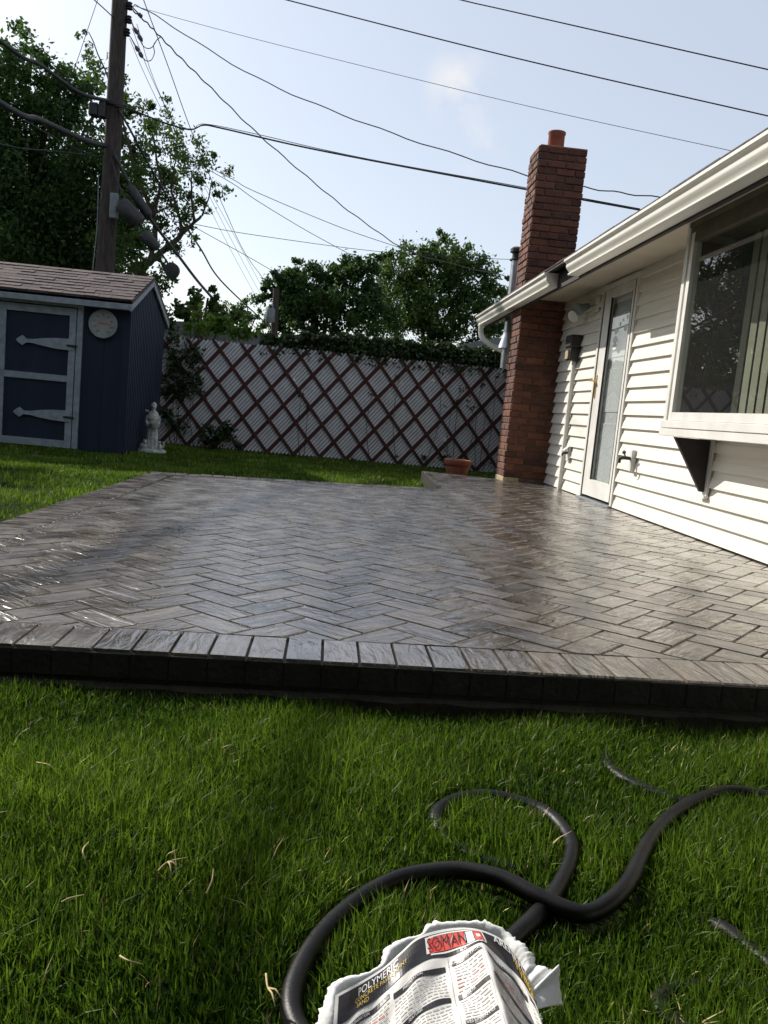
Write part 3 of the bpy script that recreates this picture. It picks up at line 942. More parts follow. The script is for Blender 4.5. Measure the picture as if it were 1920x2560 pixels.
mb.box(SX0-.2, SX1+gv-.03, yF+.02, SY0, zF-.112, zF-.095)
for sgn in (-1, 1):                                                     # barge boards on the gable
    yE = SYM+sgn*(SYM-SY0+ov); zE = zF
    mb.prism([(SYM, RZ+.002), (yE, zE-.018), (yE, zE-.125), (SYM-sgn*0.0, RZ-.09)], 'x', SX1+gv-.028, SX1+gv-.004)
mb.build("trim", M_SHEDTRIM, shed)
mb = MB()
mb.box(SX1-.07, SX1+.014, SY0-.014, SY0-.007, GZ+.03, EZ-.02)
mb.build("corner_board", M_SHEDBLUE, shed)
# door
def shed_door(x0, x1, hinge_right):
    mb = MB()
    yd = SY0-.03
    zb, zt = GZ+.03, 1.52
    mb.box(x0+.005, x1-.005, yd+.012, SY0-.008, zb, zt)
    dd = mb.build("door", M_SHEDBLUE, shed)
    mb = MB(); w_ = .075
    mb.box(x0, x0+w_, yd-.008, yd+.011, zb, zt); mb.box(x1-w_, x1, yd-.008, yd+.011, zb, zt)
    for a, b in ((zb, zb+.085), (zt-.085, zt), (.66, .735)):
        mb.box(x0+w_+.002, x1-w_-.002, yd-.008, yd+.011, a, b)
    mb.build("door_frame", M_SHEDTRIM, dd)
    for zc in (1.10, .26):
        mb = MB()
        xr, xl = x1-.02, x0+.20
        up = [(0, .0), (.03, .03), (.075, .058), (.10, .04), (.125, .022), (.20, .024), (.32, .046), (.46, .062), (xr-xl, .068)]
        poly = [(xl+a, zc+b) for a, b in up]+[(xl+a, zc-b) for a, b in reversed(up[1:])]
        mb.prism(poly, 'y', yd-.018, yd-.009)
        mb.build("strap_hinge", M_SHEDTRIM, dd)
        mb = MB(); mb.tube([(x1-.09, yd-.025, zc-.01), (x1+.03, yd-.025, zc-.012)], .011, 8); mb.build("hinge_pin", M_DARK, dd)
    return dd
dx1 = -3.10
dd = shed_door(dx1-.88, dx1, True)
mb = MB()
mb.box(dx1+.012, dx1+.075, SY0-.038, SY0-.007, GZ+.03, 1.60); mb.box(dx1-1.9, dx1+.010, SY0-.038, SY0-.007, 1.535, 1.60)
mb.build("door_casing", M_SHEDTRIM, shed)
dd2 = shed_door(dx1-1.775, dx1-.895, False)
mb = MB(); mb.box(dx1-.94, dx1-.85, SY0-.056, SY0-.040, .70, .725); mb.box(dx1-.91, dx1-.88, SY0-.075, SY0-.05, .69, .735); mb.build("latch", M_DARK, dd)

# round dial thermometer on the shed
tc_ = Vector((-2.79, SY0-.03, 1.375)); TR = .165
th_ = thing("wall_thermometer", "round white dial thermometer with red needle on blue shed front", "thermometer", tc_)
mb = MB()
n = 40
for r0, r1, ya, yb in ((TR, TR, .0, .022),):
    ring = lambda r, y: [(tc_.x+r*cos(2*pi*k/n), tc_.y-y, tc_.z+r*sin(2*pi*k/n)) for k in range(n)]
    mb.add(ring(TR, 0)+ring(TR, .022)+ring(TR-.01, .026)+ring(TR-.012, .018), [(j*n+k, j*n+(k+1) % n, (j+1)*n+(k+1) % n, (j+1)*n+k) for j in range(3) for k in range(n)])
mb.build("rim", M_SHEDTRIM, th_, smooth='angle')
M_DIAL = mat("dial_face", (.26, .28, .26), (.33, .35, .33), 8, .6)
mb = MB(); mb.add([(tc_.x+(TR-.011)*cos(2*pi*k/n), tc_.y-.019, tc_.z+(TR-.011)*sin(2*pi*k/n)) for k in range(n)], [tuple(range(n))]); mb.build("dial", M_DIAL, th_)
mb = MB()
for k in range(31):
    a = radians(-60+k*10) - pi/2 + radians(90-0)
    a = radians(240-k*10)
    L_ = .018 if k % 5 == 0 else .009
    r0, r1 = TR-.022, TR-.022-L_
    d_ = Vector((cos(a), 0, sin(a))); s_ = Vector((-sin(a), 0, cos(a)))*.0022
    mb.add([tc_+Vector((0, -.0205, 0))+d_*r+s_*q for r, q in ((r0, 1), (r1, 1), (r1, -1), (r0, -1))], [(0, 1, 2, 3)])
mb.build("scale_marks", M_INKB, th_, fix=False)
mb = MB()
mb.add([tc_+Vector(p) for p in ((-.045, -.024, .004), (-.045, -.024, .014), (.105, -.024, .004), (.105, -.024, -.002))], [(0, 1, 2, 3)])
mb.build("needle", M_INKR, th_, fix=False)

def text_mesh(s, size):
    cu = bpy.data.curves.new("t", 'FONT'); cu.body = s; cu.size = size; cu.align_x = 'CENTER'; cu.align_y = 'CENTER'; cu.resolution_u = 2
    o = bpy.data.objects.new("t", cu); COL.objects.link(o)
    bpy.context.view_layer.update()
    dg = bpy.context.evaluated_depsgraph_get()
    me = o.evaluated_get(dg).to_mesh()
    vs = [tuple(v.co) for v in me.vertices]; fs = [tuple(p.vertices) for p in me.polygons]
    o.evaluated_get(dg).to_mesh_clear()
    bpy.data.objects.remove(o); bpy.data.curves.remove(cu)
    return vs, fs
mb = MB()
for k, tmark in enumerate(("-40", "-20", "0", "20", "40", "60", "80", "100", "120")):
    a = radians(236-k*36.5)
    vs, fs = text_mesh(tmark, .034)
    c = tc_+Vector((cos(a)*.105, -.0208, sin(a)*.105))
    mb.add([c+Vector((x, 0, y)) for x, y, z in vs], fs)
mb.build("numerals", M_INKB, th_, fix=False)

# ------------------------------------------------------------------ statue
sc = Vector((-2.33, 11.15, GZ))
st = thing("garden_statue", "weathered white stone monk statue holding a bowl beside the shed", "statue", sc)
def remesh(o, v=.006, sm=2):
    m = o.modifiers.new("r", 'REMESH'); m.mode = 'VOXEL'; m.voxel_size = v; m.use_smooth_shade = True
    s_ = o.modifiers.new("s", 'SMOOTH'); s_.iterations = sm
mb = MB()
n = 48; prof = [(.125, .04), (.118, .10), (.105, .20), (.092, .30), (.088, .36), (.096, .42), (.105, .47), (.085, .52), (.04, .545)]
vs = []
for r, z in prof:
    for k in range(n):
        a = 2*pi*k/n
        f_ = 1+(.07*cos(9*a+.6)+.04*cos(14*a))*max(0, (.42-z)/.4)
        vs.append(sc+Vector((r*f_*cos(a), r*f_*.72*sin(a), z)))
m_ = len(prof)
mb.add(vs, [(i*n+k, i*n+(k+1) % n, (i+1)*n+(k+1) % n, (i+1)*n+k) for i in range(m_-1) for k in range(n)]+[tuple(range(n-1, -1, -1)), tuple(range((m_-1)*n, m_*n))])
mb.lathe([(.112, .43), (.118, .445), (.10, .49), (.07, .525), (.045, .54)], sc, 24, 1, .78)       # shoulder cape
mb.tube([sc+Vector(p) for p in ((0, -.01, .53), (0, -.015, .57))], [.034, .03], 10)
mb.ball(sc+Vector((.004, -.015, .605)), .046, 14, .86, .95, 1.18)                                 # head
mb.tube([sc+Vector(p) for p in ((.006, -.055, .605), (.007, -.068, .596))], [.006, .008], 6)      # nose
mb.lathe([(.0475, .0), (.05, .012), (.046, .03)], sc+Vector((.002, -.008, .607)), 14, .9, .98)   # ring of hair
for s_ in (-1, 1):
    mb.tube([sc+Vector(p) for p in ((s_*.10, 0, .475), (s_*.112, -.03, .40), (s_*.085, -.085, .36), (s_*.03+.02, -.12, .365))], [.032, .030, .024, .016], 10)
    mb.tube([sc+Vector(p) for p in ((s_*.03+.02, -.12, .365), (s_*.012+.03, -.135, .362))], [.016, .011], 8)
for i_, v_ in enumerate(mb.v):                     # a slim standing figure
    v_ = Vector(v_); k_ = .70 if v_.z-sc.z < .54 else .86
    mb.v[i_] = (sc.x+(v_.x-sc.x)*k_, sc.y+(v_.y-sc.y)*k_, v_.z)
body = mb.build("figure", M_STATUE, st); remesh(body, .0045, 1)
mb = MB(); mb.lathe([(.03, 0), (.045, .005), (.062, .045), (.065, .06), (.054, .06), (.04, .03)], sc+Vector((.045, -.092, .33)), 18); mb.build("bowl", M_STATUE, st, smooth='angle')
mb = MB(); mb.ball(sc+Vector((.062, -.095, .405)), .016, 10, 1.5, 1, 1); mb.ball(sc+Vector((.082, -.095, .418)), .009, 8); mb.build("bird", M_STATUE, st, smooth=True)
mb = MB(); mb.ball(sc+Vector((-.078, -.01, .535)), .015, 10, 1.6, 1, 1); mb.ball(sc+Vector((-.100, -.01, .546)), .009, 8); mb.build("bird", M_STATUE, st, smooth=True)
mb = MB()
mb.lathe([(.19, 0), (.195, .02), (.18, .045), (.14, .055), (.02, .055)], sc+Vector((0, -.01, 0)), 26, 1, .8); base = mb.build("plinth", M_STATUE, st)
mb = MB()
mb.ball(sc+Vector((-.085, -.10, .085)), .045, 12, 1.1, .9, 1); mb.ball(sc+Vector((-.06, -.125, .145)), .025, 10); mb.tube([sc+Vector((-.055, -.14, .14)), sc+Vector((-.045, -.165, .13))], [.014, .008], 8)
for s_ in (-1, 1): mb.tube([sc+Vector((-.06+s_*.015, -.12, .16)), sc+Vector((-.06+s_*.02, -.118, .182))], [.008, .003], 6)
a_ = mb.build("small_animal", M_STATUE, st); remesh(a_, .005)
mb = MB()
mb.ball(sc+Vector((.12, -.07, .085)), .033, 12, .9, .9, 1.4); mb.ball(sc+Vector((.115, -.085, .145)), .022, 10); mb.tube([sc+Vector((.15, -.05, .07)), sc+Vector((.165, -.045, .12)), sc+Vector((.15, -.05, .16))], [.012, .015, .008], 8)
a_ = mb.build("small_animal", M_STATUE, st); remesh(a_, .005)

# ------------------------------------------------------------------ flower pot at the end of the walk
pc = Vector((1.62, 10.62, GZ+.0))
po = thing("flower_pot", "terracotta flower pot with rolled rim at the end of the walk", "pot", pc)
mb = MB(); mb.lathe([(.12, 0), (.128, .01), (.148, .225), (.168, .228), (.176, .24), (.176, .292), (.165, .298), (.15, .292), (.145, .25), (.02, .245)], pc, 32)
mb.build("pot", M_TERRA, po, smooth='angle')
mb = MB(); mb.lathe([(.145, .255), (.10, .272), (.02, .278)], pc, 20); mb.build("potting_soil", M_SOIL, po)

# ------------------------------------------------------------------ lattice fence
FY = 13.0
fence = thing("lattice_fence", "white diagonal slat fence crossed with dark red lattice boards", "fence", (0, FY, GZ))
FXA, FXB, FZ0, FZ1 = -3.3, 3.3, -.12, 1.48
def strips(mb, ang, period, w, y0, y1, z0, z1, x0, x1, sq=False, jit=0, fz=None):
    # boards at the angle ang, cut by the fence's bottom and top
    ta = tan(ang)
    hw = w/sin(abs(ang))/2
    X = x0-(z1-z0)/abs(ta)
    while X < x1+(z1-z0)/abs(ta):
        za, zb = z0, z1
        if jit: zb += random.uniform(-jit, jit)
        xa = X; xb = X+(zb-za)/ta
        # cut at the sides
        t0, t1 = 0.0, 1.0
        dx = xb-xa
        for lim, s_ in ((x0, 1), (x1, -1)):
            if dx*s_ > 0: t0 = max(t0, (lim-xa)/dx) if s_ == 1 else t0
            if s_ == 1:
                if dx > 0: t0 = max(t0, (lim-xa)/dx)
                else: t1 = min(t1, (lim-xa)/dx)
            else:
                if dx > 0: t1 = min(t1, (lim-xa)/dx)
                else: t0 = max(t0, (lim-xa)/dx)
        if t1-t0 > .02:
            A = (xa+dx*t0, za+(zb-za)*t0); B = (xa+dx*t1, za+(zb-za)*t1)
            if sq:
                d_ = Vector((B[0]-A[0], B[1]-A[1])).normalized(); n_ = Vector((-d_.y, d_.x))*w/2
                poly = [(A[0]-n_.x, A[1]-n_.y), (B[0]-n_.x, B[1]-n_.y), (B[0]+n_.x, B[1]+n_.y), (A[0]+n_.x, A[1]+n_.y)]
            else:
                poly = [(A[0]-hw, A[1]), (A[0]+hw, A[1]), (B[0]+hw, B[1]), (B[0]-hw, B[1])]
            mb.prism(poly, 'y', y0, y1, random.random())
        X += period
mb = MB(); strips(mb, radians(50.5), .405/7, .0350, FY, FY+.008, FZ0, FZ1, FXA, FXB, True, .006); mb.build("slats", M_SLAT, fence)
LA = radians(50.5)
mb = MB(); strips(mb, LA, .405, .060, FY-.012, FY-.002, FZ0, FZ1, FXA, FXB); mb.build("lattice_boards", M_RED, fence)
mb = MB(); strips(mb, -LA, .405, .045, FY-.024, FY-.0125, FZ0, FZ1, FXA, FXB); mb.build("lattice_boards", M_RED, fence)
mb = MB()
for x in np.arange(FXA+.1, FXB, 1.6): mb.box(x, x+.09, FY+.04, FY+.13, GZ-.1, FZ1-.1)
for z in (.1, 1.25): mb.box(FXA, FXB, FY+.01, FY+.04, z, z+.08)
mb.build("posts_and_rails", M_BARK, fence)

# ------------------------------------------------------------------ foliage
def leaves(C, R, dens, size, flat=1.0, sub=None, hollow=.35, clsz=.16):
    """leaf faces gathered in clumps through an ellipsoid; returns V, F, T"""
    n = dens
    ncl = max(3, n//70)
    u = rng.normal(size=(ncl, 3)); u /= np.linalg.norm(u, axis=1)[:, None]
    rr = (hollow+(1-hollow)*rng.uniform(0, 1, ncl)**.55)[:, None]
    cl = u*rr
    cs = clsz*rng.uniform(.6, 1.5, ncl)
    tl = rng.normal(.45, .16, ncl)
    k = rng.integers(0, ncl, n)
    P = cl[k]+rng.normal(size=(n, 3))*cs[k][:, None]*.75
    P = np.array(C)[None]+P*np.array(R)[None]
    a = rng.normal(size=(n, 3)); a[:, 2] -= .35; a /= np.linalg.norm(a, axis=1)[:, None]
    b = rng.normal(size=(n, 3)); b -= a*(a*b).sum(1)[:, None]; b /= np.linalg.norm(b, axis=1)[:, None]
    c = np.cross(a, b)
    s = (size*rng.uniform(.6, 1.3, n))[:, None]
    V = np.stack([P-a*s*.5, P+b*s*.27-c*s*.08, P+a*s*.5+c*s*.05, P-b*s*.27-c*s*.08], 1).reshape(-1, 3)
    F = (np.arange(n)*4)[:, None]+np.array([[0, 1, 2, 3]])
    T = np.repeat(np.clip(tl[k]+rng.normal(0, .18, n), 0, 1), 4)
    return V, F, T
def crown(name, parts, m, parent=None):
    VV, FF, TT_ = [], [], []; o = 0
    for p in parts:
        V, F, T = leaves(*p) if isinstance(p, tuple) else leaves(**p)
        VV.append(V); FF.append(F+o); TT_.append(T); o += len(V)
    return nmesh(name, np.concatenate(VV), np.concatenate(FF), np.concatenate(TT_), m, parent)
def limb(mb, pts, r0, r1):
    C_ = catmull([Vector(p) for p in pts], 5)
    C_ = [p+Vector((random.gauss(0, .02), random.gauss(0, .02), 0))*(r0/.1 if r0 < .1 else 1) for p in C_]
    mb.tube(C_, [r0+(r1-r0)*i/(len(C_)-1) for i in range(len(C_))], 8)

def px_blobs(L_, Y, ldens, size, **kw):
    out = []
    for it in L_:
        px, py, r = it[:3]; dm = it[3] if len(it) > 3 else 1.0; yy = Y+(it[4] if len(it) > 4 else random.uniform(-.8, .8))
        R = r*yy/FPX
        out.append(dict(C=tuple(at(px, py, yy)), R=(R, R*1.0, R*.92), dens=int(ldens*dm*R*R), size=size, **kw))
    return out
# big tree behind the shed and the pole
bt = thing("tall_tree", "tall dark broadleaf tree rising behind the shed and utility pole", "tree", tuple(at(130, 900, 19.5).xy)+(GZ,))
BT = [(50, 270, 150), (-80, 350, 200), (140, 400, 150), (30, 520, 190), (190, 560, 140), (110, 650, 160), (-60, 650, 200), (150, 250, 90), (70, 160, 75), (190, 210, 70, .6),
      (230, 470, 110), (-150, 200, 160), (280, 370, 95, .75), (330, 300, 75, .55), (300, 480, 100, .75), (30, 120, 55, .6), (270, 590, 90, .7), (0, 780, 180), (180, 740, 110, .8), (100,480,120)]
crown("crown", px_blobs(BT, 19.5, 2300, .115), M_LEAFD, bt)
mb = MB()
b0 = at(60, 1150, 19.5); b0.z = GZ
limb(mb, [b0, at(70, 850, 19.5), at(90, 600, 19.5), at(80, 350, 19.5)], .28, .09)
for q in ((30, 260), (180, 380), (-90, 380), (220, 300), (250, 500), (120, 200)):
    limb(mb, [at(85, 620, 19.5), at((85+q[0])/2, (600+q[1])/2+20, 19.3), at(*q, 19.2)], .11, .02)
mb.build("trunk", M_BARK, bt, smooth=True)
# thinner, lighter tree leaning right of the pole
lt = thing("leaning_tree", "airy lighter tree with a bent branch leaning right past the pole", "tree", tuple(at(370, 900, 17.8).xy)+(GZ,))
LT = [(380, 330, 75, .55), (430, 380, 75, .6), (340, 250, 55, .42), (300, 230, 50, .4), (400, 270, 45, .35), (470, 430, 60, .6), (520, 430, 55, .6), (545, 460, 32, .5), (500, 390, 40, .5),
      (440, 470, 70, .6), (390, 430, 70, .6), (360, 520, 65, .5), (500, 490, 45, .5), (420, 560, 50, .35), (450, 610, 45, .35), (380, 620, 60, .45), (330, 590, 60, .5), (340, 690, 50, .4), (430, 690, 55, .42),
      (230, 150, 45, .3), (215, 85, 30, .4), (260, 200, 50, .3), (270, 120, 28, .2), (465, 560, 30, .3), (330, 420, 70, .5), (300,640,55,.5), (300, 540, 70, .8), (280, 640, 60, .8), (340, 620, 55, .6), (400, 700, 45, .5), (310, 700, 50, .7), (420, 500, 55, .5), (350, 440, 60, .6), (450, 540, 45, .55), (400, 585, 40, .5), (490, 520, 35, .5), (475, 600, 30, .35), (395, 700, 45, .6), (420, 650, 35, .5)]
crown("crown", px_blobs(LT, 17.8, 2300, .085, hollow=.1, clsz=.22), M_LEAFM, lt)
mb = MB()
b0 = at(330, 1150, 17.8); b0.z = GZ
limb(mb, [b0, at(340, 800, 17.8), at(350, 690, 17.8), at(372, 655, 17.8), at(395, 638, 17.8)], .13, .075)
limb(mb, [at(395, 638, 17.8), at(440, 600, 17.8), at(470, 570, 17.8), at(505, 540, 17.8)], .07, .025)
limb(mb, [at(455, 585, 17.8), at(448, 540, 17.8), at(430, 470, 17.7), at(440, 400, 17.6)], .04, .012)
limb(mb, [at(485, 556, 17.8), at(480, 500, 17.8), at(478, 430, 17.6)], .035, .01)
limb(mb, [at(372, 655, 17.8), at(388, 600, 17.8), at(385, 540, 17.8), at(400, 450, 17.8), at(380, 330, 17.8)], .06, .015)
limb(mb, [at(395, 640, 17.8), at(420, 690, 17.8), at(438, 700, 17.8)], .03, .01)
limb(mb, [at(385, 540, 17.8), at(340, 430, 17.8), at(290, 250, 17.8), at(222, 80, 17.8)], .04, .008)
limb(mb, [at(505, 540, 17.8), at(520, 500, 17.8), at(530, 450, 17.8)], .022, .008)
mb.build("trunk", M_BARK, lt, smooth=True)

def tree(name, label, blobs, Y, base_px, dens, size, m, tr=.16, group=None):
    b = at(base_px, 900, Y); b.z = GZ
    t = thing(name, label, "tree", tuple(b), group)
    crown("crown", px_blobs(blobs, Y, dens, size), m, t)
    mb = MB(); top = at(blobs[0][0], blobs[0][1], Y)
    limb(mb, [b, (b+top)/2, top], tr, .04)
    for q in blobs[1:6]:
        limb(mb, [b.lerp(top, .45), b.lerp(top, .6).lerp(at(q[0], q[1], Y), .5), at(q[0], q[1], Y)], tr*.45, .02)
    mb.build("trunk", M_BARK, t, smooth=True)
    return t
tree("round_tree", "dark rounded tree standing behind the fence left of centre", [(790, 730, 75), (720, 740, 65), (850, 700, 60), (900, 690, 55), (760, 670, 35, .8), (700, 690, 32, .8), (680, 740, 38, .8), (880, 760, 75), (800, 800, 75), (720, 810, 60), (940, 780, 75), (850, 655, 28, .7), (920, 655, 32, .7), (745, 770, 60), (690, 790, 40, .8)],
     25, 810, 3200, .13, M_LEAFD)
tree("bushy_tree", "taller mid green tree behind the fence beside the chimney", [(1080, 700, 90), (1010, 680, 70), (1120, 640, 60), (1170, 700, 75), (1210, 760, 70), (1060, 640, 45, .8), (1000, 760, 90), (1100, 780, 90), (1200, 820, 70), (1100, 605, 32, .6), (1150, 620, 32, .6), (960, 660, 35, .6), (1235, 710, 40, .8), (1255, 760, 40, .8), (980, 640, 25, .5), (1250, 820, 55), (1040, 830, 70)],
     27, 1090, 3000, .12, M_LEAFM)
tree("young_tree", "small pale hazy tree far behind the garage roof", [(600, 790, 45), (640, 790, 45), (560, 800, 40), (660, 810, 40), (620, 765, 30, .7)], 34, 620, 1100, .13, M_LEAFM, .08)
tree("broad_shrub", "bright leafy shrub behind the shed's right gable", [(500, 770, 45), (460, 780, 40), (540, 790, 40), (520, 745, 28, .8), (480, 745, 25, .7), (570, 800, 35)], 16.5, 500, 6000, .11, M_LEAFM, .06)

tree("back_tree", "dense dark tree far behind the tall tree, filling gaps in its crown", [(60, 620, 170), (200, 520, 150), (280, 650, 110), (330, 560, 80, .8), (-60, 500, 190), (120, 780, 170), (300, 760, 100)], 29, 120, 900, .17, M_LEAFD, .2)
cr = Vector((-6.8, 10.4, 2.95))
lil = thing("lilac_bush", "round leafy bush left of the shed that shades the lawn edge", "bush", (cr.x, cr.y, GZ))
crown("crown", [dict(C=tuple(cr+Vector(o_)), R=(r_, r_, r_*.9), dens=int(4200*r_*r_), size=.11) for o_, r_ in (((0, 0, 0), .75), ((-.6, .3, .1), .7), ((.35, .35, -.15), .55), ((-.3, -.4, -.3), .6), ((-1.2, .2, -.1), .7))], M_LEAFM, lil)
mb = MB()
for a_ in range(5): limb(mb, [Vector((cr.x, cr.y, GZ)), cr+Vector((.3*cos(a_*1.3), .3*sin(a_*1.3), -1.2)), cr+Vector((.6*cos(a_*1.3), .6*sin(a_*1.3), 0))], .05, .015)
mb.build("trunk", M_BARK, lil, smooth=True)
# unseen evergreens added behind and west of the viewer to block sky light
EV = [(-9+k*3.1, -4.2) for k in range(7)]+[(-10.5, -1.2+k*2.6) for k in range(3)]
for k, (x, ey) in enumerate(EV):
    lab = ("unseen evergreen added behind the viewer to block sky light, %s from the west" % ["tallest", "second", "third", "fourth", "fifth", "sixth", "shortest"][k]) if k < 7 else ("unseen evergreen added on the west side to block sky light, %s from the viewer" % ["nearest", "second", "farthest"][k-7])
    ev = thing("sky_block_evergreen", lab, "tree", (x, ey, GZ), "added evergreens blocking sky light")
    hh = 8.5-.25*(k % 7)
    crown("crown", [dict(C=(x, ey, GZ+.6+hh*t), R=(2.1*(1-.6*t), 1.6, hh*.17), dens=int(1100*(1-.5*t)), size=.5, hollow=0.0, clsz=.3) for t in (.05, .2, .36, .52, .68, .84)], M_LEAFD, ev)
    mb = MB(); mb.tube([(x, ey, GZ), (x, ey, hh*.9)], [.2, .03], 8); mb.build("trunk", M_BARK, ev)

# ivy hedge behind and over the fence
def leafbox(n, x0, x1, yf, z0f, z1f, size, thick=.16):
    X = rng.uniform(x0, x1, n)
    zt = z1f(X)+.022*np.sin(X*9)+.018*np.sin(X*23+1); zb = z0f(X)
    t = rng.uniform(0, 1, n)
    Z = zb+(zt-zb)*t
    Y = yf+rng.normal(0, thick, n)
    P = np.stack([X, Y, Z], 1)
    a = rng.normal(size=(n, 3)); a[:, 2] -= .3; a /= np.linalg.norm(a, axis=1)[:, None]
    b = rng.normal(size=(n, 3)); b -= a*(a*b).sum(1)[:, None]; b /= np.linalg.norm(b, axis=1)[:, None]
    s = (size*rng.uniform(.6, 1.3, n))[:, None]; c = np.cross(a, b)
    V = np.stack([P-a*s*.5, P+b*s*.36-c*s*.1, P+a*s*.5, P-b*s*.36-c*s*.1], 1).reshape(-1, 3)
    F = (np.arange(n)*4)[:, None]+np.array([[0, 1, 2, 3]])
    T = np.repeat(np.clip(rng.normal(.42, .2, n)+.3*np.sin(X*4)*np.sin(Z*9), 0, 1), 4)
    return V, F, T
V1 = leafbox(30000, -1.2, 3.4, FY+.26, lambda x: 0*x+1.33, lambda x: 1.64+.12*np.clip(x+1.2, 0, 1.2), .065, .12)
V2 = leafbox(26000, -3.3, 3.4, FY+.36, lambda x: 0*x-.1, lambda x: 0*x+1.42, .11, .08)
V3 = leafbox(800, .0, 3.3, FY+.02, lambda x: 0*x+1.40, lambda x: 0*x+1.66, .06, .10)
o = 0; VV, FF, TT_ = [], [], []
for V, F, T in (V1, V2, V3):
    VV.append(V); FF.append(F+o); TT_.append(T); o += len(V)
hd = nmesh("ivy_hedge", np.concatenate(VV), np.concatenate(FF), np.concatenate(TT_), M_HEDGE)
tag(hd, "clipped dark ivy hedge topping the lattice fence", "hedge")

def vine(name, label, blobs, Y, dens, size, m, cat="vine"):
    t = thing(name, label, cat, tuple(at(blobs[0][0], blobs[0][1], Y).xy)+(GZ,))
    parts = []
    for (px, py, r, *d) in blobs:
        R = r*Y/FPX
        parts.append(dict(C=tuple(at(px, py, Y)), R=(R, .09, R), dens=max(8, int(dens*R*R*(d[0] if d else 1))), size=size, hollow=0.0, clsz=.35))
    crown("foliage", parts, m, t)
    mb = MB()
    for px, py, r, *d in blobs:
        q = at(px, py, Y)
        if r < 9: continue
        dx = random.uniform(-.12, .12)
        limb(mb, [Vector((q.x+dx, Y, GZ)), Vector((q.x-dx*.5, Y, (q.z+GZ)/2)), q], .006, .003)
    mb.build("stem", M_BARK, t)
vine("climbing_vine", "dark vine hanging over the fence beside the shed's gable", [(440, 1120, 25), (425, 1040, 35), (440, 960, 50), (455, 890, 55), (430, 830, 40), (480, 900, 35, .6), (485, 960, 30, .5)], FY-.08, 3000, .08, M_HEDGE)
vine("grape_vine", "bright lit vine leaves spilling over the fence top beside the shed", [(520, 1000, 3, .1), (470, 830, 28, .6), (520, 815, 30), (545, 800, 28), (590, 822, 28), (610, 830, 20, .7), (560, 835, 22), (650, 835, 20, .5), (500, 780, 22, .5)], FY+.1, 3200, .10, M_LEAFL)
vine("wall_vine", "sparse vine sprays clinging to the fence near the chimney", [(1110, 1110, 8), (1130, 1020, 24, .8), (1180, 1015, 18, .8), (1205, 950, 22), (1150, 970, 20, .6), (1100, 940, 18, .5), (1215, 1020, 14, .6), (1000, 935, 14, .5), (930, 985, 12, .5), (755, 985, 10, .5), (770, 1020, 9, .5), (1240,940,14,.7)], FY-.06, 1500, .06, M_HEDGE)
vine("ground_ivy", "low ivy growing along the foot of the fence by the pot", [(1110, 1150, 22), (1060, 1150, 14), (1000, 1148, 12), (1170, 1165, 16), (1220, 1172, 16), (880, 1145, 10), (930, 1148, 10)], FY-.12, 1900, .06, M_HEDGE)
vine("dark_shrub", "small dark shrub at the left foot of the lattice fence", [(550, 1110, 32), (530, 1085, 28), (575, 1085, 28), (555, 1065, 24, .7), (600, 1110, 22, .7), (510, 1110, 22, .7)], FY-.25, 4500, .07, M_HEDGE, "shrub")

# ------------------------------------------------------------------ buildings beyond the fence
gar = thing("garage", "low pale grey garage roof showing above the fence by the shed", "garage", (-2.2, 17.5, GZ))
a, b, c, d_ = at(400, 803, 17), at(560, 805, 17), at(650, 835, 17), at(730, 865, 17)
M_GROOF = mat("garage_roof", (.14, .15, .15), (.20, .21, .21), 8, .9, .3, 80)
mb = MB()
pr = [(-5.0, 1.35), (-4.4, 1.75), (-3.6, a.z), (b.x, b.z), (c.x, c.z), (d_.x, d_.z), (d_.x+.1, d_.z-.1), (-5, 1.2)]
mb.prism(pr, 'y', 17, 21); mb.build("roof", M_GROOF, gar)
mb = MB(); mb.box(-4.9, d_.x-.1, 17.1, 20.9, GZ, 1.5); mb.build("wall", M_SLAT, gar)
nh = thing("neighbour_house", "neighbouring house with grey shingle roof behind hedge and chimney", "house", (5, 22, GZ))
p0, p1 = at(1150, 862, 20), at(1215, 848, 20)
mb = MB()
mb.prism([(p0.x-.1, p0.z-.1), (p0.x, p0.z), (p1.x, p1.z), (p1.x+3, p1.z+.55), (p1.x+6.4, p0.z)], 'y', 20, 27); mb.build("roof", M_GROOF, nh)
mb = MB(); mb.box(p0.x+.2, p1.x+6, 20.2, 26.8, GZ, p0.z-.1); mb.build("wall", M_WHITE, nh)

# ------------------------------------------------------------------ utility pole and its wires
PY = 16.0
pb = at(250, 672, PY); pb.z = GZ
pole = thing("utility_pole", "tall brown wooden utility pole leaning over the shed roof", "utility pole", tuple(pb))
ptop = at(308, -80, PY)
mb = MB()
pts = [Vector((at(245, 760, PY).x, PY, GZ)), at(262, 672, PY), at(280, 400, PY), at(300, 0, PY), ptop]
mb.tube(pts, [.175, .165, .15, .137, .13], 18); mb.build("shaft", M_POLE, pole, smooth='angle')
for (px, py) in ((324, 14), (322, 48), (318, 80)):
    mb = MB(); c = at(px, py, PY-.05)
    mb.lathe([(.02, -.07), (.055, -.06), (.035, -.03), (.06, -.01), (.035, .02), (.05, .045), (.02, .06)], c, 14)
    mb.tube([at(304, py-3, PY), c], .016, 6)
    mb.build("insulator", M_DARK, pole, smooth='angle')
mb = MB(); c0, c1 = at(281, 484, PY-.2), at(295, 548, PY-.2)
mb.box(c0.x-.02, c0.x+.11, PY-.28, PY-.14, c1.z, c0.z, bev=.01); mb.build("junction_box", M_GREYBOX, pole)
mb = MB(); c0, c1 = at(228, 258, PY-.2), at(262, 295, PY-.2)
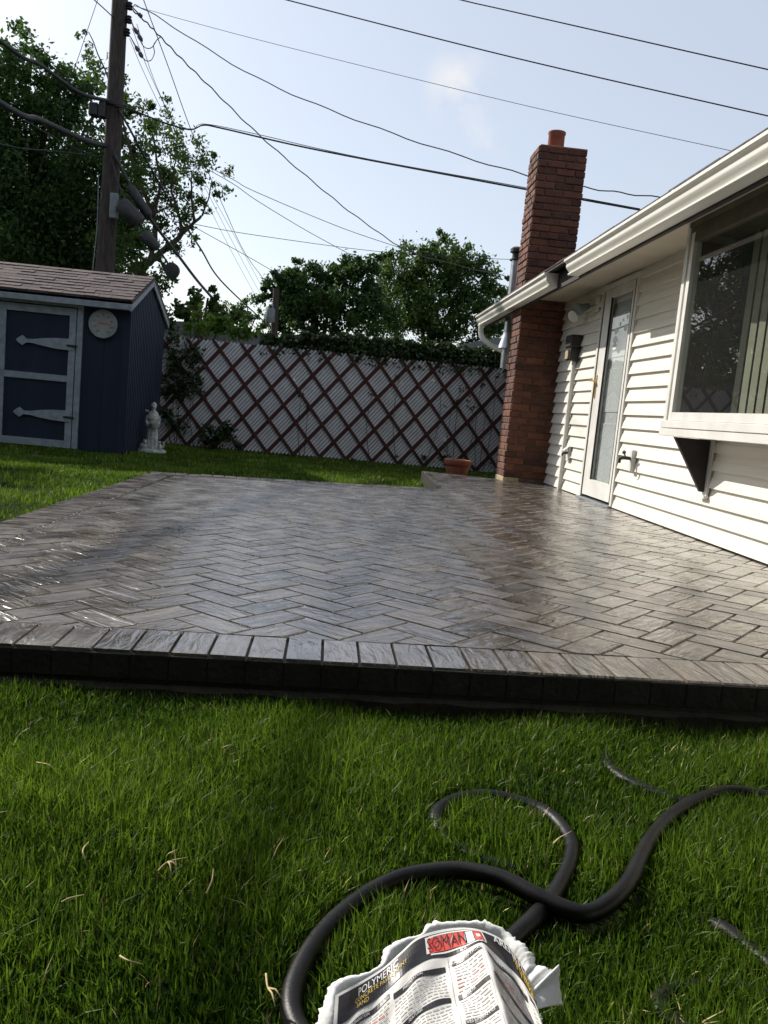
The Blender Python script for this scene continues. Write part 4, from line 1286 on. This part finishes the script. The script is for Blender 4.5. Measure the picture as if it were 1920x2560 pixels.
mb.box(c0.x-.02, c1.x-.1, PY-.3, PY-.12, c1.z, c0.z, bev=.02); mb.box(c1.x-.09, c1.x+.02, PY-.31, PY-.14, c1.z-.01, c0.z+.02, bev=.01); mb.build("terminal_box", M_WIRE, pole)
mb = MB(); mb.tube([at(318, 266, PY-.12), at(250, 255, PY-.12)], .03, 8); mb.tube([at(262, 255, PY-.17), at(300, 262, PY-.17)], .02, 6); mb.build("bracket", M_DARK, pole)
mb = MB(); mb.tube(catmull([at(246, 440, PY-.17), at(243, 560, PY-.18), at(232, 670, PY-.18), at(225, 760, PY-.18)], 4), .010, 6); mb.build("ground_wire", M_GREYBOX, pole)

def wire(label, pts, r, m=None, n=5, group="overhead wires and cables", wob=0, name="overhead_wire"):
    P = [p if isinstance(p, Vector) else at(*p) for p in pts]
    C_ = catmull(P, 10)
    if wob:
        C_ = [p+Vector((0, 0, wob*sin(i*1.3))) for i, p in enumerate(C_)]
    mb = MB(); mb.tube(C_, r, n)
    return tag(mb.build(name, m or M_WIRE, smooth=True), label, "wire", group)
# two heavy lines to the upper right
wire("black power line crossing the sky, lower of the two at upper right", [(560, -40, 13), (717, 0, 12.6), (1280, 143, 11.4), (1920, 290, 10.2), (2300, 378, 9.6)], .0085)
wire("black power line in the sky's top right corner, uppermost", [(900, -64, 13), (1153, 0, 12.6), (1280, 29, 12.2), (1920, 174, 10.4), (2300, 258, 9.6)], .0085)
wire("thin faint wire from the pole top to the far roof", [(332, 14, 16), (640, 98, 15.2), (1280, 256, 13.2), (1836, 379, 11.6), (2100, 440, 11)], .0042)
wire("twisted service wire from pole top passing behind the chimney", [(330, 17, 16), (372, 29, 15.9), (640, 193, 15.0), (950, 322, 14), (1280, 428, 12.9), (1461, 468, 12.4), (1650, 494, 11.9), (1900, 520, 11.4)], .009, M_WIREB, wob=.012)
wire("thick double cable from pole middle to the house behind the chimney", [(284, 262, 15.85), (330, 275, 15.7), (409, 306, 15.5), (474, 324, 15.4), (509, 313, 15.3), (560, 322, 15.2), (794, 375, 14.5), (1280, 467, 13), (1600, 525, 12.1), (1850, 570, 11.5)], .014)
wire("thin companion cable hanging just above the thick double cable", [(284, 258, 15.85), (345, 280, 15.7), (420, 312, 15.5), (480, 322, 15.42), (512, 310, 15.3), (640, 335, 14.95), (794, 371, 14.5), (960, 405, 14.0), (1280, 463, 13), (1600, 522, 12.1)], .006)
wire("twisted brownish wire falling steeply from pole top to the right tree", [(326, 20, 16), (365, 55, 16.3), (401, 92, 16.5), (455, 148, 17), (530, 222, 17.8), (640, 330, 19), (780, 452, 20.5), (910, 555, 22), (1045, 636, 23.5), (1270, 692, 25)], .013, M_WIREB, wob=.014)
wire("straight thin wire dropping from above the pole toward the far pole", [(345, -40, 16.4), (359, 0, 16.6), (420, 165, 18), (486, 347, 20), (560, 520, 24), (617, 640, 28), (690, 735, 31.8)], .009)
for a, lab in (((324, 96), "left"), ((330, 70), "middle"), ((342, 60), "right")):
    e = {"left": (640, 742), "middle": (655, 742), "right": (668, 742)}[lab]
    mid = {"left": (392, 250), "middle": (405, 250), "right": (420, 280)}[lab]
    wire("faint thin line to the far pole, %s of three close together" % lab, [(a[0], a[1], 16), (mid[0], mid[1], 18.5), (e[0]-75, e[1]-140, 26), (e[0], e[1], 31.8)], .0055)
wire("thin wire crossing the low sky, upper of a close pair", [(430, 370, 18.5), (579, 447, 19.5), (640, 480, 20), (850, 568, 21.5), (999, 619, 22.8)], .008)
wire("thin wire crossing the low sky, lower of a close pair", [(430, 375, 18.5), (575, 455, 19.5), (640, 500, 20), (760, 573, 21), (875, 636, 22.3)], .008)
wire("near level thin wire low over the trees toward the metal flue", [(380, 535, 18.5), (490, 561, 19), (640, 588, 20), (948, 629, 22), (1195, 645, 23), (1320, 650, 23)], .007)
wire("short thin wire slanting across the pale gap above the shrub", [(400, 510, 18.5), (486, 567, 19), (617, 640, 20), (720, 700, 21)], .007)
wire("black cable slanting steeply right of the pole to the fence", [(292, 268, 15.9), (320, 315, 15.9), (360, 390, 16.4), (420, 495, 18), (500, 620, 21), (560, 710, 25), (690, 830, 31.8)], .022)
wire("heavy black cable drooping past the splice cases to the shrub", [(285, 385, 15.85), (318, 450, 15.9), (345, 500, 16), (385, 560, 16.3), (444, 637, 17.3), (500, 710, 18.6), (571, 789, 20.5)], .03)
wire("black cable under the splice cases ending at the round coil", [(280, 400, 15.85), (300, 470, 15.8), (335, 540, 15.8), (370, 590, 15.8), (400, 628, 15.9), (425, 668, 15.9)], .018)
# cables running from the pole towards the viewer's left (their shadows cross the patio)
wire("thick black cable bundle sagging from the pole out of frame left, lower", [Vector((-4.43, 15.84, 4.86)), at(212, 350, 15.2), at(100, 300, 14.2), at(0, 256, 13.2), Vector((-6.3, 8.6, 4.75)), Vector((-7.6, 3.5, 4.95)), Vector((-9.0, -2, 5.1))], .045, n=8)
wire("black cable bundle running from the pole out of frame left, upper", [Vector((-4.4, 15.84, 5.62)), at(200, 232, 15.3), at(100, 162, 14.3), at(0, 102, 13.4), Vector((-6.45, 8.8, 5.75)), Vector((-7.7, 3.5, 6.0)), Vector((-9.1, -2, 6.1))], .032, n=8)
wire("thin dark wire low in the left tree meeting the pole", [(256, 392, 15.85), (140, 378, 15), (60, 372, 14.4), (0, 360, 14), (-80, 345, 13.4)], .010)
wire("thin wire dropping from the upper cable to the pole in the left tree", [(252, 395, 15.85), (190, 372, 15.5), (120, 335, 15), (60, 300, 14.6)], .010)
wire("thin wire left of the pole top running up out of frame", [(284, 44, 15.9), (265, 26, 15.7), (236, 0, 15.4), (190, -40, 15)], .010)
wire("steep faint wire far left of the pole top", [(244, 0, 17), (222, 65, 17), (190, 160, 17.2), (130, 330, 17.5), (30, 640, 18)], .006)
wire("loose looping wire tail right of the pole top", [(345, 75, 15.9), (352, 105, 15.85), (365, 120, 15.85), (380, 118, 15.85), (392, 100, 15.85), (401, 93, 15.9)], .008)
wire("lower loose looping wire tail right of the pole top", [(356, 142, 15.9), (366, 152, 15.85), (378, 150, 15.85), (386, 132, 15.85), (384, 112, 15.85), (396, 96, 15.9)], .008)
# wire splices
for (p, q, lab) in (((346, 34), (355, 43), "upper"), ((334, 68), (356, 104), "middle"), ((338, 114), (357, 145), "lower")):
    A, B = at(*p, 15.9), at(*q, 15.9)
    mb = MB(); mb.tube([at(326, p[1]-22, 15.95), A, A.lerp(B, .15), A.lerp(B, .4), A.lerp(B, .5), A.lerp(B, .6), A.lerp(B, .85), B], [.008, .012, .034, .034, .012, .036, .036, .012], 8)
    tag(mb.build("wire_connector", M_WIREB, smooth=True), "dark wire splice connector at the pole top, %s of three" % lab, "connector", "wire splice connectors")
# splice cases
def case(label, p, q, r, Y):
    A, B = at(*p, Y), at(*q, Y); d_ = (B-A)
    mb = MB(); mb.tube([A-d_*.06, A, A+d_*.03, A+d_*.12, A+d_*.88, A+d_*.97, B, B+d_*.05], [.02, .03, r*.8, r, r, r*.85, .03, .02], 14)
    tag(mb.build("splice_case", M_WIRE, smooth='angle'), label, "splice case", "cable splice cases beside the pole")
case("long slim black splice case, upper right on the cable", (324, 466), (374, 542), .085, 15.9)
case("fat black splice case hanging nearest the pole", (300, 506), (350, 560), .15, 15.7)
case("short glossy black splice case lowest on the cable", (357, 582), (392, 622), .105, 15.7)
mb = MB(); c = at(430, 676, 15.9)
mb.tube([c+Vector((0, .07, 0)), c+Vector((0, .06, 0)), c+Vector((0, -.06, 0)), c+Vector((0, -.07, 0))], [.10, .135, .135, .10], 18)
tag(mb.build("cable_coil", M_WIRE, smooth='angle'), "round black cable coil hanging against the sky above the shed", "cable coil")

# far pole with its transformer
fp = at(690, 900, 32); fp.z = GZ
p2 = thing("distant_pole", "distant dark utility pole in front of the round tree", "utility pole", tuple(fp))
mb = MB(); mb.tube([fp, at(690, 857, 24.0), at(691, 725, 24.0)], [.17, .10, .09], 10)
p2.location = (at(690, 857, 24).x, 24, GZ)
mb = MB(); mb.tube([Vector((at(690, 857, 24).x, 24, GZ)), at(691, 722, 24.0)], [.12, .09], 12); mb.build("shaft", M_POLE, p2)
mb = MB(); c = at(676, 788, 23.8)
mb.lathe([(.12, -.19), (.13, -.17), (.13, .15), (.11, .19), (.02, .20)], c, 16); mb.lathe([(.012, .19), (.02, .23), (.012, .30)], c+Vector((-.05, 0, 0)), 8); mb.lathe([(.012, .19), (.02, .23), (.012, .30)], c+Vector((.05, 0, 0)), 8)
mb.tube([c, Vector((at(690, 790, 24).x, 24, c.z))], .03, 6)
mb.build("transformer", M_GREYBOX, p2, smooth='angle')

# ------------------------------------------------------------------ torn paper sack in the foreground
sack = thing("paper_sack", "torn white paper sack with black red and yellow printing on the lawn", "sack", (.2, .8, GZ))
Mpx = [(838, 2488, .985), (872, 2470, 1.0), (905, 2452, 1.02), (960, 2418, 1.045), (1000, 2382, 1.06), (1045, 2343, 1.08), (1100, 2325, 1.09), (1160, 2319, 1.09), (1212, 2328, 1.08),
       (1262, 2354, 1.065), (1294, 2398, 1.04), (1316, 2448, 1.015), (1325, 2500, .99), (1318, 2545, .965)]
Mw = [at(*p) for p in Mpx]
Mc = catmull(Mw, 8)
ln = [0.0]
for a, b in zip(Mc, Mc[1:]): ln.append(ln[-1]+(b-a).length)
def mouth(u):
    s_ = u*ln[-1]
    for i in range(len(ln)-1):
        if ln[i+1] >= s_: return Mc[i].lerp(Mc[i+1], (s_-ln[i])/(ln[i+1]-ln[i]+1e-9))
    return Mc[-1].copy()
UR = .60                                             # fold ridge
def sackP(u, v, off=0.0):
    p = mouth(min(1, max(0, u)))
    r = mouth(UR)
    d = abs(u-UR)
    # body runs back towards the viewer; sides settle to the ground
    L_ = .40*v
    q = p+Vector((.015*v-.05*v*(UR-u), -L_, 0))
    rz = r.z-.02*v
    prof = max(GZ+.012, rz-(d/.5)*(rz-GZ-.02)*(.62+.5*v))
    q.z = p.z*(1-min(1, v*3.2))+prof*min(1, v*3.2)
    ridge = math.exp(-(d/.035)**2)
    q.z += .014*ridge*min(1, v*6) - .016*math.exp(-((u-.74)/.07)**2)*min(1, v*4) - .010*math.exp(-((u-.48)/.09)**2)*sin(min(1, v*2.5)*pi)
    q.z += .0022*sin(u*31+v*17)*sin(v*23+u*9)*min(1, v*8)+.0010*sin(u*57-v*41)*min(1, v*8)
    if off:
        e_ = 1e-3
        n_ = (sackP(u+e_, v)-sackP(u-e_, v)).cross(sackP(u, v+e_)-sackP(u, v-e_))
        if n_.length > 0:
            n_.normalize()
            if n_.dot(CAM-q) < 0 and n_.z < 0: n_ = -n_
            if n_.z < 0: n_ = -n_
            q += n_*off
    return q
NU, NV = 110, 90
ply_v = [sackP(i/NU, j/NV) for j in range(NV+1) for i in range(NU+1)]
ply_f = [(j*(NU+1)+i, j*(NU+1)+i+1, (j+1)*(NU+1)+i+1, (j+1)*(NU+1)+i) for j in range(NV) for i in range(NU)]
# artwork in sheet coordinates (u across the mouth, v down the sack), laid 0.6 mm over the paper
ART = {}
def art(mname): return ART.setdefault(mname, MB())
def rect(mname, u0, u1, v0, v1, off=.0007):
    n, m_ = max(1, int(abs(u1-u0)/.012)), max(1, int(abs(v1-v0)/.02))
    mb = art(mname)
    mb.add([sackP(u0+(u1-u0)*i/n, v0+(v1-v0)*j/m_, off) for j in range(m_+1) for i in range(n+1)],
           [(j*(n+1)+i, j*(n+1)+i+1, (j+1)*(n+1)+i+1, (j+1)*(n+1)+i) for j in range(m_) for i in range(n)])
UW = ln[-1]; VW = .40
def words(mname, s_, u, v, h, off=.0014, squeeze=1.0, bold=False):
    vs, fs = text_mesh(s_, h)
    art(mname).add([sackP(u+x*squeeze/UW, v-y/VW, off) for x, y, z in vs], fs)
    if bold: art(mname).add([sackP(u+(x*squeeze+.0007)/UW, v-y/VW, off+.0001) for x, y, z in vs], fs)
rect("black_ink", .015, .99, .012, .105)
rect("white_ink", .415, .445, .018, .085, .0011); rect("white_ink", .43, .62, .016, .022, .0011); rect("white_ink", .43, .62, .088, .094, .0011)
rect("red_ink", .425, .555, .024, .084, .0012)
words("black_ink", "SOMAN", .490, .054, .026, .0034, .62, False)
rect("white_ink", .562, .585, .026, .084, .0012); rect("red_ink", .588, .612, .026, .084, .0012); rect("white_ink", .594, .606, .045, .066, .0016); rect("white_ink", .616, .622, .022, .086, .0012)
words("white_ink", "POLYMERIC", .20, .040, .0165, .0022, .85, False)
words("yellow_ink", "CONCRETE PAVER JOINT", .21, .066, .0098, .0022, .85, False)
words("yellow_ink", "SAND", .13, .088, .0095, .0022, .9, False)
words("white_ink", "ARENA POLIMERICA", .81, .032, .0155, .0022, .85, True)
words("yellow_ink", "PARA EL CONCRETO", .84, .054, .011, .0022, .8, True)
words("yellow_ink", "Y LA PIEDRA DE 2 CM", .85, .072, .011, .0022, .8, True)
words("yellow_ink", "Y BLOQUES", .82, .089, .011, .0022, .8, True)
# columns of small print
rr = random.Random(5)
def column(u0, u1, v0, v1, heads):
    v = v0; i = 0
    nexth = 0
    while v < v1:
        if nexth <= 0:
            rect("black_ink", u0, u1, v, v+.020); words("white_ink", heads[i % len(heads)], u0+(u1-u0)*.40, v+.0105, .0062, .0018, .85)
            i += 1; v += .030; nexth = rr.randint(5, 9)
            continue
        a = u0+.004
        red = rr.random() < .22
        while a < u1-.008:
            w_ = rr.uniform(.008, .026); b_ = min(a+w_, u1-.004)
            rect("red_ink" if red and rr.random() < .5 else "grey_ink", a, b_, v, v+.0036)
            a = b_+.004
        v += .0135; nexth -= 1
for k_, (u0, u1) in enumerate(((.03, .245), (.26, .475), (.50, .592), (.61, .78), (.795, .97))):
    column(u0, u1, .128+.016*(k_ % 2), .92, (["PREPARATION", "FEATURES", "COVERAGE", "CLEANUP"] if k_ < 2 else ["CARACTERISTICAS", "USOS", "REVESTIMIENTO", "LIMPIEZA"]))
for u in (.487, .593):
    rect("grey_ink", u, u+.0018, .11, .95)
order = ["black_ink", "red_ink", "yellow_ink", "white_ink", "grey_ink"]
mb = MB(); mi = []
mb.add(ply_v, ply_f); mi += [0]*len(ply_f)
for k_, nm in enumerate(order):
    a_ = ART[nm]; mb.add(a_.v, a_.f); mi += [k_+1]*len(a_.f)
o = mb.build("printed_ply", M_PAPERB, sack, fix=False)
for m_ in (M_INKB, M_INKR, M_INKY, M_INKW, M_INKG): o.data.materials.append(m_)
o.data.polygons.foreach_set("material_index", mi)
o.data.polygons.foreach_set("use_smooth", [k == 0 for k in mi])
# torn inner plies standing out behind the mouth
out = [(792, 2600), (800, 2540), (815, 2482), (842, 2456), (905, 2440), (948, 2420), (962, 2382), (1000, 2352), (1046, 2347), (1068, 2322), (1120, 2309), (1180, 2303), (1232, 2316), (1270, 2334), (1300, 2356), (1328, 2385), (1338, 2412), (1362, 2416), (1384, 2428), (1397, 2414), (1401, 2445), (1405, 2512)]
inn = [(845, 2640, .93), (842, 2560, .95), (845, 2500, .98), (868, 2480, 1.0), (915, 2455, 1.02), (960, 2425, 1.045), (985, 2400, 1.055), (1020, 2370, 1.07), (1055, 2352, 1.08), (1080, 2340, 1.085), (1125, 2330, 1.088), (1180, 2330, 1.085), (1225, 2342, 1.075), (1255, 2362, 1.065), (1278, 2392, 1.045), (1296, 2420, 1.03), (1304, 2450, 1.015), (1310, 2470, 1.0), (1312, 2490, .995), (1314, 2500, .99), (1314, 2515, .985), (1312, 2535, .97)]
A = [at(p[0], p[1], q[2]+.022) for p, q in zip(out, inn)]
B = [at(q[0], q[1], q[2]+.006) for q in inn]
A, B = catmull(A, 9), catmull(B, 9)
mb = MB(); n = len(A); vs = []
prev = 0
for i in range(n):
    prev = (.0016*sin(i*.9+2*sin(i*.37))+.003*sin(i*.23+1)+random.gauss(0, .0011)+(.005 if i % 37 == 11 else 0))*(1 if i < n*.74 else .35)
    d_ = (A[i]-B[i]).normalized()
    tip = A[i]+d_*(prev+random.uniform(-.0012, .0012))
    for j in range(9):
        t = j/8
        p = B[i].lerp(tip, t)
        bul = (.010*sin(pi*t)+.002*sin(i*.23+t*4)*t)*(1 if i < n*.76 else .25)
        p = p+Vector((0, -.25, .97))*bul
        vs.append(p)
mb.add(vs, [(i*9+j, i*9+j+1, (i+1)*9+j+1, (i+1)*9+j) for i in range(n-1) for j in range(8)])
ply = mb.build("torn_inner_ply", M_PAPER, sack, smooth=True, fix=False)
md = ply.modifiers.new("t", 'SOLIDIFY'); md.thickness = .0009
# the back sheet under the sack
mb = MB()
mb.add([sackP(i/40, j/20)-Vector((0, 0, .004+.0*j)) for j in range(21) for i in range(41)], [(j*41+i, j*41+i+1, (j+1)*41+i+1, (j+1)*41+i) for j in range(20) for i in range(40)])
mb.build("inner_ply", M_PAPER, sack, smooth=True, fix=False)
